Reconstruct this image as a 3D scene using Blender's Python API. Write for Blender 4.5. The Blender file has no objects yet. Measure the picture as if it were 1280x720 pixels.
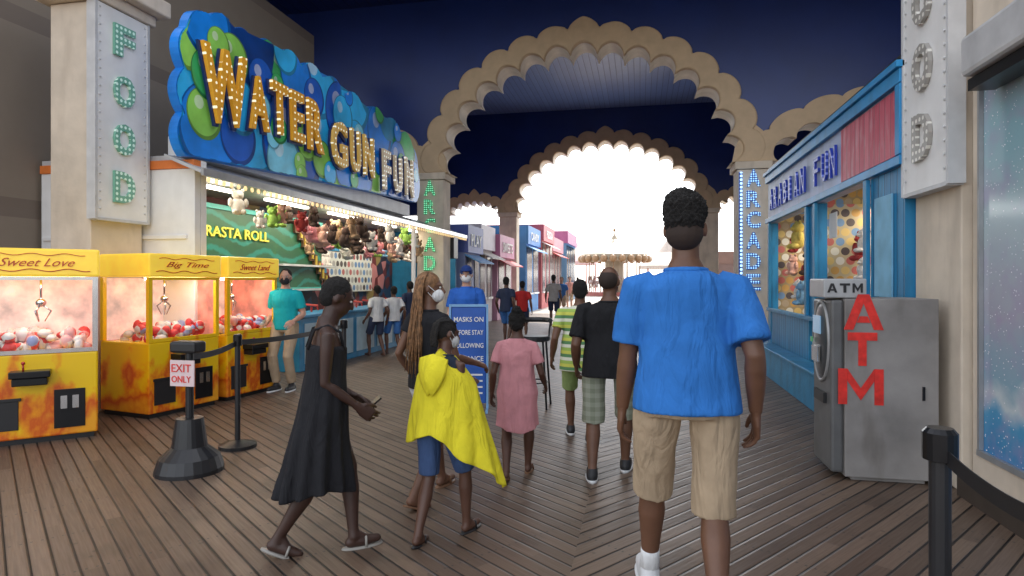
import bpy, bmesh, math, random
from mathutils import Vector, Matrix, noise
random.seed(7)
R=math.radians
TH=R(11.6); C=math.cos(TH); S=math.sin(TH); F=780.0; HZ=350.0; CH=1.5
scene=bpy.context.scene; col=scene.collection

# ---------- measuring helpers (pinhole survey of the place) ----------
def g(px,d):
    t=(px-640)/F
    return ((t*C-S)*d,(t*S+C)*d)
def onX(px,py,X):
    t=(px-640)/F; d=X/(t*C-S)
    return ((t*S+C)*d, CH+(HZ-py)/F*d)
def onY(px,py,Y):
    t=(px-640)/F; d=Y/(t*S+C)
    return ((t*C-S)*d, CH+(HZ-py)/F*d)

# ---------- materials ----------
MC={}
def M(name,color,rough=.6,metal=0,var=.12,bump=.0,scale=6,emit=0,emc=None,spec=.5,folds=0,dirt=0):
    if name in MC: return MC[name]
    m=bpy.data.materials.new(name); m.use_nodes=True; nt=m.node_tree; N=nt.nodes; L=nt.links
    b=N['Principled BSDF']; b.inputs['Roughness'].default_value=rough; b.inputs['Metallic'].default_value=metal
    b.inputs['Specular IOR Level'].default_value=spec
    tc=N.new('ShaderNodeTexCoord'); nz=N.new('ShaderNodeTexNoise'); nz.inputs['Scale'].default_value=scale; nz.inputs['Detail'].default_value=6
    L.new(tc.outputs['Object'],nz.inputs['Vector'])
    mr=N.new('ShaderNodeMapRange'); mr.inputs['From Min'].default_value=.3; mr.inputs['From Max'].default_value=.7
    mr.inputs['To Min'].default_value=1-var; mr.inputs['To Max'].default_value=1+var
    L.new(nz.outputs['Fac'],mr.inputs['Value'])
    vm=N.new('ShaderNodeVectorMath'); vm.operation='SCALE'; vm.inputs[0].default_value=color[:3]
    L.new(mr.outputs[0],vm.inputs['Scale']); outc=vm.outputs[0]
    if dirt:
        mp=N.new('ShaderNodeMapping'); mp.inputs['Scale'].default_value=(3,3,.7); L.new(tc.outputs['Object'],mp.inputs['Vector'])
        n3=N.new('ShaderNodeTexNoise'); n3.inputs['Scale'].default_value=1.6; n3.inputs['Detail'].default_value=9; L.new(mp.outputs[0],n3.inputs['Vector'])
        m3=N.new('ShaderNodeMapRange'); m3.inputs['From Min'].default_value=.5; m3.inputs['From Max'].default_value=.72; m3.inputs['To Max'].default_value=dirt; L.new(n3.outputs['Fac'],m3.inputs['Value'])
        mx=N.new('ShaderNodeMix'); mx.data_type='RGBA'; mx.inputs[7].default_value=(color[0]*.35,color[1]*.3,color[2]*.25,1); L.new(m3.outputs[0],mx.inputs[0]); L.new(outc,mx.inputs[6]); outc=mx.outputs[2]
    L.new(outc,b.inputs['Base Color'])
    if bump or folds:
        n2=N.new('ShaderNodeTexNoise'); n2.inputs['Detail'].default_value=4
        if folds:
            mp=N.new('ShaderNodeMapping'); mp.inputs['Scale'].default_value=(11,11,3.2); mp.inputs['Rotation'].default_value=(.35,.3,0)
            L.new(tc.outputs['Object'],mp.inputs['Vector']); L.new(mp.outputs[0],n2.inputs['Vector']); n2.inputs['Scale'].default_value=1; n2.inputs['Distortion'].default_value=.8
            bump=folds
        else:
            n2.inputs['Scale'].default_value=scale*5; L.new(tc.outputs['Object'],n2.inputs['Vector'])
        bp=N.new('ShaderNodeBump'); bp.inputs['Strength'].default_value=bump; bp.inputs['Distance'].default_value=.05 if folds else .02
        L.new(n2.outputs['Fac'],bp.inputs['Height']); L.new(bp.outputs[0],b.inputs['Normal'])
    if emit:
        b.inputs['Emission Color'].default_value=(*(emc or color)[:3],1); b.inputs['Emission Strength'].default_value=emit
    MC[name]=m; return m
class NT:
    def __init__(s,name):
        s.m=bpy.data.materials.new(name); s.m.use_nodes=True; s.t=s.m.node_tree; s.b=s.t.nodes['Principled BSDF']
        tc=s.t.nodes.new('ShaderNodeTexCoord'); s.obj=tc.outputs['Object']
        sp=s.t.nodes.new('ShaderNodeSeparateXYZ'); s.t.links.new(s.obj,sp.inputs[0]); s.x,s.y,s.z=sp.outputs
    def put(s,sock,v):
        if hasattr(v,'is_output'): s.t.links.new(v,sock)
        else:
            try: sock.default_value=v
            except Exception: sock.default_value=(*v,1)
    def op(s,o,a,b=0,c=0):
        n=s.t.nodes.new('ShaderNodeMath'); n.operation=o
        s.put(n.inputs[0],a); s.put(n.inputs[1],b); s.put(n.inputs[2],c); return n.outputs[0]
    def comb(s,x,y,z):
        n=s.t.nodes.new('ShaderNodeCombineXYZ'); s.put(n.inputs[0],x); s.put(n.inputs[1],y); s.put(n.inputs[2],z); return n.outputs[0]
    def mix(s,f,a,b):
        n=s.t.nodes.new('ShaderNodeMix'); n.data_type='RGBA'; s.put(n.inputs[0],f); s.put(n.inputs[6],a); s.put(n.inputs[7],b); return n.outputs[2]
    def noise(s,v,sc,det=4):
        n=s.t.nodes.new('ShaderNodeTexNoise'); s.put(n.inputs['Vector'],v); n.inputs['Scale'].default_value=sc; n.inputs['Detail'].default_value=det; return n.outputs['Fac']
    def wn(s,v):
        n=s.t.nodes.new('ShaderNodeTexWhiteNoise'); n.noise_dimensions='3D'; s.put(n.inputs['Vector'],v); return n.outputs['Value'],n.outputs['Color']
    def ramp(s,f,stops,const=False):
        n=s.t.nodes.new('ShaderNodeValToRGB'); cr=n.color_ramp
        if const: cr.interpolation='CONSTANT'
        cr.elements[0].position=stops[0][0]; cr.elements[0].color=(*stops[0][1],1)
        cr.elements[1].position=stops[-1][0]; cr.elements[1].color=(*stops[-1][1],1)
        for p,c in stops[1:-1]:
            e=cr.elements.new(p); e.color=(*c,1)
        s.put(n.inputs[0],f); return n.outputs[0]
    def bump(s,h,st=.5,dist=.02):
        n=s.t.nodes.new('ShaderNodeBump'); n.inputs['Strength'].default_value=st; n.inputs['Distance'].default_value=dist
        s.put(n.inputs['Height'],h); s.put(s.b.inputs['Normal'],n.outputs[0])
    def vor(s,v,sc,feat='F1'):
        n=s.t.nodes.new('ShaderNodeTexVoronoi'); n.feature=feat; s.put(n.inputs['Vector'],v); n.inputs['Scale'].default_value=sc
        return n.outputs['Distance'],(n.outputs['Color'] if feat=='F1' else None)

def mat_floor():
    s=NT('boardwalk_planks')
    side=s.op('GREATER_THAN',s.x,-0.35)
    def coord(ang,sgn):
        a=R(ang)
        u=s.op('ADD',s.op('MULTIPLY',s.x,math.cos(a)),s.op('MULTIPLY',s.y,sgn*math.sin(a)))
        v=s.op('ADD',s.op('MULTIPLY',s.x,-sgn*math.sin(a)),s.op('MULTIPLY',s.y,math.cos(a)))
        return u,v
    u1,v1=coord(52,1); u2,v2=coord(38,-1)
    def sel(a,b): return s.op('ADD',s.op('MULTIPLY',a,s.op('SUBTRACT',1,side)),s.op('MULTIPLY',b,side))
    u=s.op('DIVIDE',sel(u1,u2),.098); v=sel(v1,v2)
    fr=s.op('FRACT',u); fl=s.op('FLOOR',u)
    e=s.op('MINIMUM',fr,s.op('SUBTRACT',1,fr))
    gap=s.op('LESS_THAN',e,.065)
    w,_=s.wn(s.comb(fl,side,s.op('FLOOR',s.op('DIVIDE',s.op('ADD',v,s.op('MULTIPLY',fl,.83)),2.4))))
    gr=s.noise(s.comb(s.op('MULTIPLY',u,2.2),s.op('MULTIPLY',v,.9),w),4,6)
    big=s.noise(s.obj,.55,4)
    base=s.mix(w,(.085,.052,.034),(.20,.133,.09))
    base=s.mix(s.op('MULTIPLY',gr,.5),base,(.05,.031,.021))
    base=s.mix(s.op('MULTIPLY',s.ramp(big,[(.35,(0,0,0)),(.7,(1,1,1))]),.35),base,(.22,.16,.115))
    stain=s.ramp(s.noise(s.obj,2.3,5),[(.55,(0,0,0)),(.7,(1,1,1))])
    base=s.mix(s.op('MULTIPLY',stain,.4),base,(.04,.028,.02))
    gum,_g=s.vor(s.comb(s.x,s.y,0),5); base=s.mix(s.op('MULTIPLY',s.op('LESS_THAN',gum,.07),.5),base,(.02,.016,.014))
    sv=s.op('ABSOLUTE',s.op('SUBTRACT',s.op('FRACT',s.op('DIVIDE',v,.6)),.5))
    scr=s.op('MULTIPLY',s.op('LESS_THAN',sv,.012),s.op('LESS_THAN',s.op('ABSOLUTE',s.op('SUBTRACT',e,.25)),.06))
    base=s.mix(s.op('MULTIPLY',scr,.8),base,(.03,.03,.03))
    s.put(s.b.inputs['Base Color'],s.mix(gap,base,(.008,.006,.005)))
    s.put(s.b.inputs['Roughness'],s.op('ADD',s.op('MULTIPLY',gr,.35),.27))
    h=s.op('MINIMUM',s.op('MULTIPLY',e,8),1)
    s.bump(s.op('ADD',h,s.op('MULTIPLY',gr,.25)),.5,.008)
    return s.m
def mat_planks(name,c1,c2,w,axis='z',rough=.5,gapc=(.01,.01,.02),wear=0,wc=(.4,.4,.4)):
    s=NT(name); a={'x':s.x,'y':s.y,'z':s.z}[axis]
    u=s.op('DIVIDE',a,w); fr=s.op('FRACT',u); e=s.op('MINIMUM',fr,s.op('SUBTRACT',1,fr))
    r,_=s.wn(s.comb(s.op('FLOOR',u),0,0)); n=s.noise(s.obj,3,6)
    b=s.mix(r,c1,c2); b=s.mix(s.op('MULTIPLY',n,.35),b,tuple(x*.55 for x in c1))
    if wear:
        w_=s.ramp(s.noise(s.comb(s.op('MULTIPLY',s.x,6),s.op('MULTIPLY',s.y,6),s.op('MULTIPLY',s.z,1.3)),2.5,8),[(.5,(0,0,0)),(.66,(1,1,1))]); b=s.mix(s.op('MULTIPLY',w_,wear),b,wc)
    s.put(s.b.inputs['Base Color'],s.mix(s.op('LESS_THAN',e,.05),b,gapc)); s.b.inputs['Roughness'].default_value=rough
    s.bump(s.op('MINIMUM',s.op('MULTIPLY',e,10),1),.5,.01); return s.m
def mat_bulbs(name,base,bulb,cell,axes='yz',st=3.,rad=.28,be=0):
    s=NT(name); a={'x':s.x,'y':s.y,'z':s.z}
    u=s.op('SUBTRACT',s.op('FRACT',s.op('DIVIDE',a[axes[0]],cell)),.5); v=s.op('SUBTRACT',s.op('FRACT',s.op('DIVIDE',a[axes[1]],cell)),.5)
    d=s.op('SQRT',s.op('ADD',s.op('MULTIPLY',u,u),s.op('MULTIPLY',v,v))); k=s.op('LESS_THAN',d,rad)
    cc=s.mix(k,base,bulb)
    s.put(s.b.inputs['Base Color'],cc); s.put(s.b.inputs['Emission Color'],cc); s.put(s.b.inputs['Emission Strength'],s.op('ADD',s.op('MULTIPLY',k,st-be),be))
    s.b.inputs['Roughness'].default_value=.4; return s.m
def mat_dots(name,bg,cell,axes,r=.33,pal=None,emit=0):
    s=NT(name); a={'x':s.x,'y':s.y,'z':s.z}
    U=s.op('DIVIDE',a[axes[0]],cell); V=s.op('DIVIDE',a[axes[1]],cell)
    U2=s.op('ADD',U,s.op('MULTIPLY',s.op('FLOOR',V),.5))
    u=s.op('SUBTRACT',s.op('FRACT',U2),.5); v=s.op('SUBTRACT',s.op('FRACT',V),.5)
    d=s.op('SQRT',s.op('ADD',s.op('MULTIPLY',u,u),s.op('MULTIPLY',v,v)))
    w,_=s.wn(s.comb(s.op('FLOOR',U2),s.op('FLOOR',V),1))
    c=s.ramp(w,pal,True); k=s.mix(s.op('LESS_THAN',d,r),bg,c)
    s.put(s.b.inputs['Base Color'],k); s.b.inputs['Roughness'].default_value=.6
    if emit: s.put(s.b.inputs['Emission Color'],k); s.b.inputs['Emission Strength'].default_value=emit
    return s.m
def mat_cabinet():
    s=NT('crane_yellow_orange_graphics')
    n=s.noise(s.comb(s.op('MULTIPLY',s.x,1.6),s.y,s.op('MULTIPLY',s.z,1.0)),2.6,5)
    k=s.op('ADD',n,s.op('MULTIPLY',s.op('SUBTRACT',.5,s.z),.3))
    c=s.ramp(k,[(.0,(.9,.6,.02)),(.46,(.9,.56,.01)),(.53,(.85,.3,.01)),(.6,(.65,.1,.01)),(.75,(.85,.36,.02))])
    s.put(s.b.inputs['Base Color'],c); s.b.inputs['Roughness'].default_value=.22; return s.m
def mat_poster():
    s=NT('arcade_window_poster')
    n=s.noise(s.obj,1.6,5); wv=s.op('ADD',s.z,s.op('MULTIPLY',s.op('SINE',s.op('MULTIPLY',s.y,1.6)),.14)); k=s.op('ADD',wv,s.op('MULTIPLY',n,.7))
    c=s.ramp(s.op('DIVIDE',k,3.5),[(0,(.02,.10,.32)),(.2,(.03,.2,.5)),(.3,(.08,.34,.58)),(.33,(.6,.68,.7)),(.36,(.26,.42,.52)),(.5,(.42,.42,.5)),(.65,(.45,.55,.58)),(.85,(.3,.5,.56)),(1,(.38,.42,.5))])
    d,vc=s.vor(s.comb(0,s.y,s.z),34); st=s.op('MULTIPLY',s.op('LESS_THAN',d,.15),s.op('GREATER_THAN',s.noise(s.obj,4),.42))
    c=s.mix(s.ramp(s.noise(s.obj,5,5),[(.45,(0,0,0)),(.7,(.5,.5,.5))]),c,(.42,.3,.5))
    s.put(s.b.inputs['Base Color'],s.mix(st,c,(.95,.95,.98))); s.b.inputs['Roughness'].default_value=.12; return s.m
def mat_stripes(name,cols,w,axis='z',tilt=.0):
    s=NT(name); a=s.op('ADD',s.z,s.op('MULTIPLY',s.x,tilt)) if axis=='z' else s.x
    f=s.op('FRACT',s.op('DIVIDE',a,w)); st=[(i/len(cols),c) for i,c in enumerate(cols)]
    s.put(s.b.inputs['Base Color'],s.ramp(f,st,True)); s.b.inputs['Roughness'].default_value=.8; return s.m
def mat_plaid(name,c1,c2):
    s=NT(name); a=s.op('GREATER_THAN',s.op('FRACT',s.op('MULTIPLY',s.z,14)),.5); b=s.op('GREATER_THAN',s.op('FRACT',s.op('MULTIPLY',s.x,14)),.5)
    s.put(s.b.inputs['Base Color'],s.mix(s.op('MULTIPLY',s.op('ADD',a,b),.5),c1,c2)); s.b.inputs['Roughness'].default_value=.85; return s.m
def mat_glass():
    m=bpy.data.materials.new('clear_glass'); m.use_nodes=True; nt=m.node_tree; nt.nodes.remove(nt.nodes['Principled BSDF'])
    t=nt.nodes.new('ShaderNodeBsdfTransparent'); gl=nt.nodes.new('ShaderNodeBsdfGlossy'); gl.inputs['Roughness'].default_value=.03
    lw=nt.nodes.new('ShaderNodeLayerWeight'); lw.inputs[0].default_value=.5
    p=nt.nodes.new('ShaderNodeMath'); p.operation='POWER'; p.inputs[1].default_value=4; nt.links.new(lw.outputs['Facing'],p.inputs[0])
    q=nt.nodes.new('ShaderNodeMath'); q.operation='MULTIPLY_ADD'; q.inputs[1].default_value=.6; q.inputs[2].default_value=.05; nt.links.new(p.outputs[0],q.inputs[0])
    mx=nt.nodes.new('ShaderNodeMixShader'); o=nt.nodes['Material Output']
    nt.links.new(q.outputs[0],mx.inputs[0]); nt.links.new(t.outputs[0],mx.inputs[1]); nt.links.new(gl.outputs[0],mx.inputs[2]); nt.links.new(mx.outputs[0],o.inputs[0]); return m

# ---------- mesh builder ----------
class B:
    def __init__(s): s.v=[]; s.f=[]
    def add(s,vs,fs):
        o=len(s.v); s.v+= [tuple(p) for p in vs]; s.f+=[tuple(i+o for i in f) for f in fs]; return s
    def box(s,x0,x1,y0,y1,z0,z1):
        if x0>x1:x0,x1=x1,x0
        if y0>y1:y0,y1=y1,y0
        if z0>z1:z0,z1=z1,z0
        return s.add([(x0,y0,z0),(x1,y0,z0),(x1,y1,z0),(x0,y1,z0),(x0,y0,z1),(x1,y0,z1),(x1,y1,z1),(x0,y1,z1)],
          [(0,3,2,1),(4,5,6,7),(0,1,5,4),(1,2,6,5),(2,3,7,6),(3,0,4,7)])
    def tube(s,pts,rads,n=10,cap=True):
        pts=[Vector(p) for p in pts]; vs=[]; fs=[]
        up=None
        for i,p in enumerate(pts):
            d=(pts[min(i+1,len(pts)-1)]-pts[max(i-1,0)]).normalized()
            if up is None: up=Vector((0,0,1)) if abs(d.z)<.9 else Vector((0,1,0))
            a=d.cross(up).normalized(); b=a.cross(d).normalized(); up=b
            r=rads[i] if isinstance(rads,(list,tuple)) else rads
            for k in range(n):
                t=2*math.pi*k/n; vs.append(p+a*math.cos(t)*r+b*math.sin(t)*r)
        for i in range(len(pts)-1):
            for k in range(n):
                k2=(k+1)%n; fs.append((i*n+k,i*n+k2,(i+1)*n+k2,(i+1)*n+k))
        if cap: fs.append(tuple(range(n-1,-1,-1))); fs.append(tuple((len(pts)-1)*n+k for k in range(n)))
        return s.add(vs,fs)
    def caps(s,a,b,ra,rb,n=12,flatend=False):
        a=Vector(a); b=Vector(b); d=(b-a); L=d.length
        if L<1e-6: d=Vector((0,0,1)); L=1e-6
        d=d/L; pts=[];rs=[]
        for t in (80,55,30): pts.append(a-d*ra*math.sin(R(t))); rs.append(ra*math.cos(R(t)))
        pts.append(a); rs.append(ra); pts.append(b); rs.append(rb)
        if not flatend:
            for t in (30,55,80): pts.append(b+d*rb*math.sin(R(t))); rs.append(rb*math.cos(R(t)))
        return s.tube(pts,rs,n)
    def ell(s,c,r,M3=None,n=14,m=9):
        vs=[];fs=[]; c=Vector(c)
        for i in range(1,m):
            ph=math.pi*i/m
            for k in range(n):
                t=2*math.pi*k/n; p=Vector((r[0]*math.sin(ph)*math.cos(t),r[1]*math.sin(ph)*math.sin(t),r[2]*math.cos(ph)))
                if M3: p=M3@p
                vs.append(c+p)
        tp=Vector((0,0,r[2])); 
        if M3: tp=M3@tp
        vs.append(c+tp); vs.append(c-tp); T=len(vs)-2; Bt=len(vs)-1
        for k in range(n): fs.append((T,k,(k+1)%n)); fs.append((Bt,(m-2)*n+(k+1)%n,(m-2)*n+k))
        for i in range(m-2):
            for k in range(n):
                k2=(k+1)%n; fs.append((i*n+k,(i+1)*n+k,(i+1)*n+k2,i*n+k2))
        return s.add(vs,fs)
    def loft(s,rings,n=24):
        vs=[];fs=[]
        for c,a,b in rings:
            for k in range(n):
                t=2*math.pi*k/n; vs.append(Vector(c)+Vector(a)*math.cos(t)+Vector(b)*math.sin(t))
        for i in range(len(rings)-1):
            for k in range(n):
                k2=(k+1)%n; fs.append((i*n+k,i*n+k2,(i+1)*n+k2,(i+1)*n+k))
        fs.append(tuple(range(n-1,-1,-1))); fs.append(tuple((len(rings)-1)*n+k for k in range(n)))
        return s.add(vs,fs)
    def prism(s,poly,fn,t0,t1):
        n=len(poly); vs=[fn(a,b,t0) for a,b in poly]+[fn(a,b,t1) for a,b in poly]
        fs=[tuple(range(n)),tuple(range(2*n-1,n-1,-1))]+[(i,i+n,(i+1)%n+n,(i+1)%n) for i in range(n)]
        return s.add(vs,fs)
    def xf(s,Mx):
        s.v=[tuple(Mx@Vector(p)) for p in s.v]; return s
def mesh_of(b,name,mat,smooth=False):
    me=bpy.data.meshes.new(name); me.from_pydata(b.v,[],b.f); me.validate(); 
    bm=bmesh.new(); bm.from_mesh(me); bmesh.ops.recalc_face_normals(bm,faces=bm.faces); bm.to_mesh(me); bm.free()
    mats=mat if isinstance(mat,list) else [mat]
    for m in mats: me.materials.append(m)
    if smooth: me.polygons.foreach_set('use_smooth',[True]*len(me.polygons))
    return me
def link(name,me,parent=None,loc=None,label=None,cat=None,group=None,kind=None):
    o=bpy.data.objects.new(name,me); col.objects.link(o)
    if loc is not None: o.location=loc
    if parent is not None:
        o.parent=parent
        if parent.get('_wi'): o.matrix_parent_inverse=Matrix.Translation(parent.location).inverted()
    if label:o['label']=label
    if cat:o['category']=cat
    if group:o['group']=group
    if kind:o['kind']=kind
    return o
def bevel(o,w=.01,seg=2):
    m=o.modifiers.new('bevel','BEVEL'); m.width=w; m.segments=seg; m.limit_method='ANGLE'; return o
def mk(name,b,mat,parent=None,smooth=False,bev=0,**k):
    o=link(name,mesh_of(b,name,mat,smooth),parent,**k)
    if bev: bevel(o,bev)
    return o
def thing(name,loc,label,cat,group=None):
    e=bpy.data.objects.new(name,None); e.location=loc; e.empty_display_size=.2; col.objects.link(e)
    e['label']=label; e['category']=cat; e['_wi']=1
    if group: e['group']=group
    return e
def text_b(body,o,r,u,w,h,depth=.01,bold=.03,shear=0,b=None,keep=False):
    cu=bpy.data.curves.new('t','FONT'); cu.body=body; cu.offset=bold; cu.extrude=.5; cu.shear=shear; cu.resolution_u=3
    ob=bpy.data.objects.new('t',cu); col.objects.link(ob); bpy.context.view_layer.update()
    me=bpy.data.meshes.new_from_object(ob.evaluated_get(bpy.context.evaluated_depsgraph_get()))
    vs=[v.co.copy() for v in me.vertices]; fs=[tuple(p.vertices) for p in me.polygons]
    bpy.data.objects.remove(ob); bpy.data.curves.remove(cu); bpy.data.meshes.remove(me)
    x0=min(v.x for v in vs);x1=max(v.x for v in vs);y0=min(v.y for v in vs);y1=max(v.y for v in vs)
    o=Vector(o);r=Vector(r).normalized();u=Vector(u).normalized();n=r.cross(u)
    b=b or B()
    b.add([o+r*((v.x-x0)/(x1-x0)*w)+u*((v.y-y0)/(y1-y0)*h)+n*((v.z+.5)*depth) for v in vs],fs); return b

# palette
beige=M('painted_beige_stucco',(.70,.60,.48),.75,bump=.15,scale=3,dirt=.25)
white=M('white_painted_panel',(.84,.83,.81),.5,scale=4,var=.06,dirt=.1)
offw=M('off_white_metal',(.6,.6,.6),.5,scale=5)
navy=M('navy_painted_wall',(.005,.026,.17),.35,var=.15,scale=.8)
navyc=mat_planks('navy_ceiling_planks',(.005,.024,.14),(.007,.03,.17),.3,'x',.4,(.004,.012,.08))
glowc=mat_planks('ceiling_planks_painted_daylight',(.14,.23,.52),(.17,.27,.58),.2,'x',.35,(.06,.1,.28))  # lighter than the front ceiling: bounced daylight put into the plank colour
gold=M('sandy_arch_trim',(.58,.42,.26),.6,bump=.12,scale=4,var=.08)
blk=M('black_plastic',(.015,.015,.017),.4)
blkm=M('black_metal',(.02,.02,.022),.3,metal=.6)
bluep=M('blue_painted_wood',(.02,.24,.46),.5,bump=.2,scale=5,dirt=.4)
steel=M('scuffed_grey_cabinet_paint',(.27,.25,.235),.6,metal=.0,var=.3,bump=.1,scale=2.5,dirt=.6)
red=M('red_vinyl',(.75,.03,.02),.5,var=.25,scale=14)
glass=mat_glass()

# ---------- ground & sky ----------
b=B().add([(-900,-900,0),(900,-900,0),(900,900,0),(-900,900,0)],[(0,1,2,3)])
mk('ground',b,mat_floor(),kind='structure')
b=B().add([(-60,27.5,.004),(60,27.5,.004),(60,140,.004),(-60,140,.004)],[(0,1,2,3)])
mk('glare_bounce_sheet',b,mat_planks('deck_painted_glare',(.42,.37,.31),(.5,.44,.38),.14,'x',.6,(.15,.12,.1)),kind='structure')  # pale sheet added over the boardwalk for sun glare and bounced light

# ---------- arches ----------
def arch_curve(cx,a,bh,z0,amp,nl,steps=12,tip=0):
    pts=[]; N=nl*steps
    fine=[(math.pi*i/2000) for i in range(2001)]
    acc=[0]
    for i in range(2000):
        x1,y1=a*math.cos(fine[i]),bh*math.sin(fine[i]); x2,y2=a*math.cos(fine[i+1]),bh*math.sin(fine[i+1]); acc.append(acc[-1]+math.hypot(x2-x1,y2-y1))
    j=0
    for i in range(N+1):
        t=acc[-1]*i/N
        while j<1999 and acc[j+1]<t: j+=1
        th=fine[j]+(fine[1])*((t-acc[j])/(acc[j+1]-acc[j]+1e-9)); x,y=a*math.cos(th),bh*math.sin(th)
        nx,ny=math.cos(th)/a,math.sin(th)/bh; l=math.hypot(nx,ny); nx/=l;ny/=l
        s=abs(math.sin(math.pi*i/steps))**.62*amp
        tp=tip*max(0,1-abs(th-math.pi/2)/.14)
        pts.append((cx+x+nx*s,z0+y+ny*s+tp))
    return pts
def arch_band(Y0,Y1,cx,a,bh,th,nl,z0=4.35,amp=.2,tip=.12,inset=0):
    inn=arch_curve(cx,a-.16+inset,bh-.16+inset,z0,amp*1.55,nl,tip=0); out=arch_curve(cx,a+th-amp*.8-inset,bh+th-amp*.8-inset,z0,amp,nl,tip=tip)
    b=B(); n=len(inn); vs=[];fs=[]
    for (xi,zi),(xo,zo) in zip(inn,out):
        vs+= [(xi,Y0,zi),(xo,Y0,zo),(xo,Y1,zo),(xi,Y1,zi)]
    for i in range(n-1):
        o=i*4;p=o+4
        for k in range(4): fs.append((o+k,o+(k+1)%4,p+(k+1)%4,p+k))
    fs+= [(0,1,2,3),((n-1)*4+3,(n-1)*4+2,(n-1)*4+1,(n-1)*4)]
    return b.add(vs,fs)
AX=-1.41; AA=3.72
soff=M('arch_soffit_painted_backlight',(.82,.76,.66),.6,scale=3)  # paler than the trim: light from behind painted into the soffit
def arch_plane(Y,sides,x0,x1,lab,ztop=9.0,nl0=15,th0=.68,aa=3.72,bb=3.05):
    e=thing('archway',(AX,Y,0),lab,'archway','scalloped arches across the passage')
    arcs=[(AX,aa,bb,th0,nl0)]+sides
    for ai,(cx,a,bh,th,nl) in enumerate(arcs):
        am=.21 if nl>9 else .13; o_=.012*ai
        tr=mk('scalloped_arch_trim',arch_band(Y-.12+o_,Y+.05-o_,cx,a,bh,th,nl,amp=am,tip=.14),gold,e); bevel(tr,.045,3)
        mk('arch_soffit_lining',arch_band(Y+.056+o_,Y+.75-o_,cx,a+.012,bh+.012,th-.05,nl,amp=am,tip=.1),soff,e)
    def prof(x):
        for (cx,a,bh,th,nl) in arcs:
            A=a+th*.45; 
            if abs(x-cx)<A: return 4.35+(bh+th*.45)*math.sqrt(1-((x-cx)/A)**2)
        return None
    n=360; vs=[];fs=[]
    xs=[x0+(x1-x0)*i/n for i in range(n+1)]
    px=[]
    for x in xs:
        p=prof(x); px.append(p if p else 4.35)
    for yy in (Y,Y+.4):
        o=len(vs)
        for x,p in zip(xs,px): vs+=[(x,yy,p),(x,yy,ztop)]
        for i in range(n): fs.append((o+2*i,o+2*i+2,o+2*i+3,o+2*i+1))
    o2=2*(n+1)
    for i in range(n): fs.append((2*i,o2+2*i,o2+2*i+2,2*i+2))
    mk('wall_above_arch',B().add(vs,fs),navy,e)
    for xa in (AX-AA-.74,AX+AA-.01):
        b=B().box(xa,xa+.75,Y-.1,Y+.5,0,4.17).box(xa-.05,xa+.8,Y-.16,Y+.8,4.18,4.36).box(xa-.05,xa+.8,Y-.15,Y+.55,0,.35)
        mk('pillar',b,beige,e,bev=.015)
        b=B().prism([(xa-.1,4.362),(xa+.85,4.362),(xa+.78,4.75),(xa+.6,5.1),(xa+.375,5.3),(xa+.15,5.1),(xa-.03,4.75)],lambda a,c,t:(a,t,c),Y-.07,Y+.03)
        mk('spandrel',b,gold,e)
    return e
arch1=arch_plane(16,[(AX+AA+.72+2.95,2.9,1.15,.55,9),(AX-AA-.72-2.95,2.9,1.15,.55,9)],-13,9,'scalloped sandy arch in a navy wall on beige pillars',th0=.64)
arch2=arch_plane(26,[(AX+AA+.7+1.15,1.1,.5,.4,7),(AX-AA-.7-1.15,1.1,.5,.4,7)],-13,9,'scalloped sandy arch framing the bright open pier',th0=.6,bb=2.72,aa=3.66)
ledb=mat_bulbs('blue_led_letters',(.02,.08,.4),(.3,.6,1),.055,'xz',1.5,.32,.2)
ledg=mat_bulbs('green_led_letters',(.02,.35,.14),(.3,1,.55),.055,'xz',.8,.3,.1)
for xa,m,wd in ((AX+AA+.2,ledb,'ARCADE'),(AX-AA-.52,ledg,'ARCADE')):
    for i,ch in enumerate(wd): mk('vertical_letter',text_b(ch,(xa,15.86,3.75-i*.5),(1,0,0),(0,0,1),.32,.4,.03,.03),m,arch1)
mk('light_strip',B().box(AX+AA+.02,AX+AA+.1,15.82,15.87,.4,4.1),mat_bulbs('blue_light_strip',(.03,.1,.5),(.35,.6,1),.09,'xz',2,.35),arch1)

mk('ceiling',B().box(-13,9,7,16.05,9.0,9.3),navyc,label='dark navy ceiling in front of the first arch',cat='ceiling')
mk('ceiling',B().box(-13,9,16.06,27.2,8.6,9.3),glowc,label='blue plank ceiling between the two arches, daylight glow painted into its colour',cat='ceiling')
mk('side_wall',B().box(-13.3,-13,8,27,0,9),navy,label='navy wall closing the side of the passage',cat='wall')
mk('side_wall',B().box(9,9.3,6,27,0,9),navy,label='navy wall behind the prize booths',cat='wall')
mk('grey_facade',B().box(-8.2,-7.6,2,13.6,0,7.3),mat_planks('grey_facade_siding',(.28,.23,.18),(.30,.25,.2),2.4,'z',.8,(.2,.16,.13)),label='plain grey brown facade rising behind the game booth',cat='wall')

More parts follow.
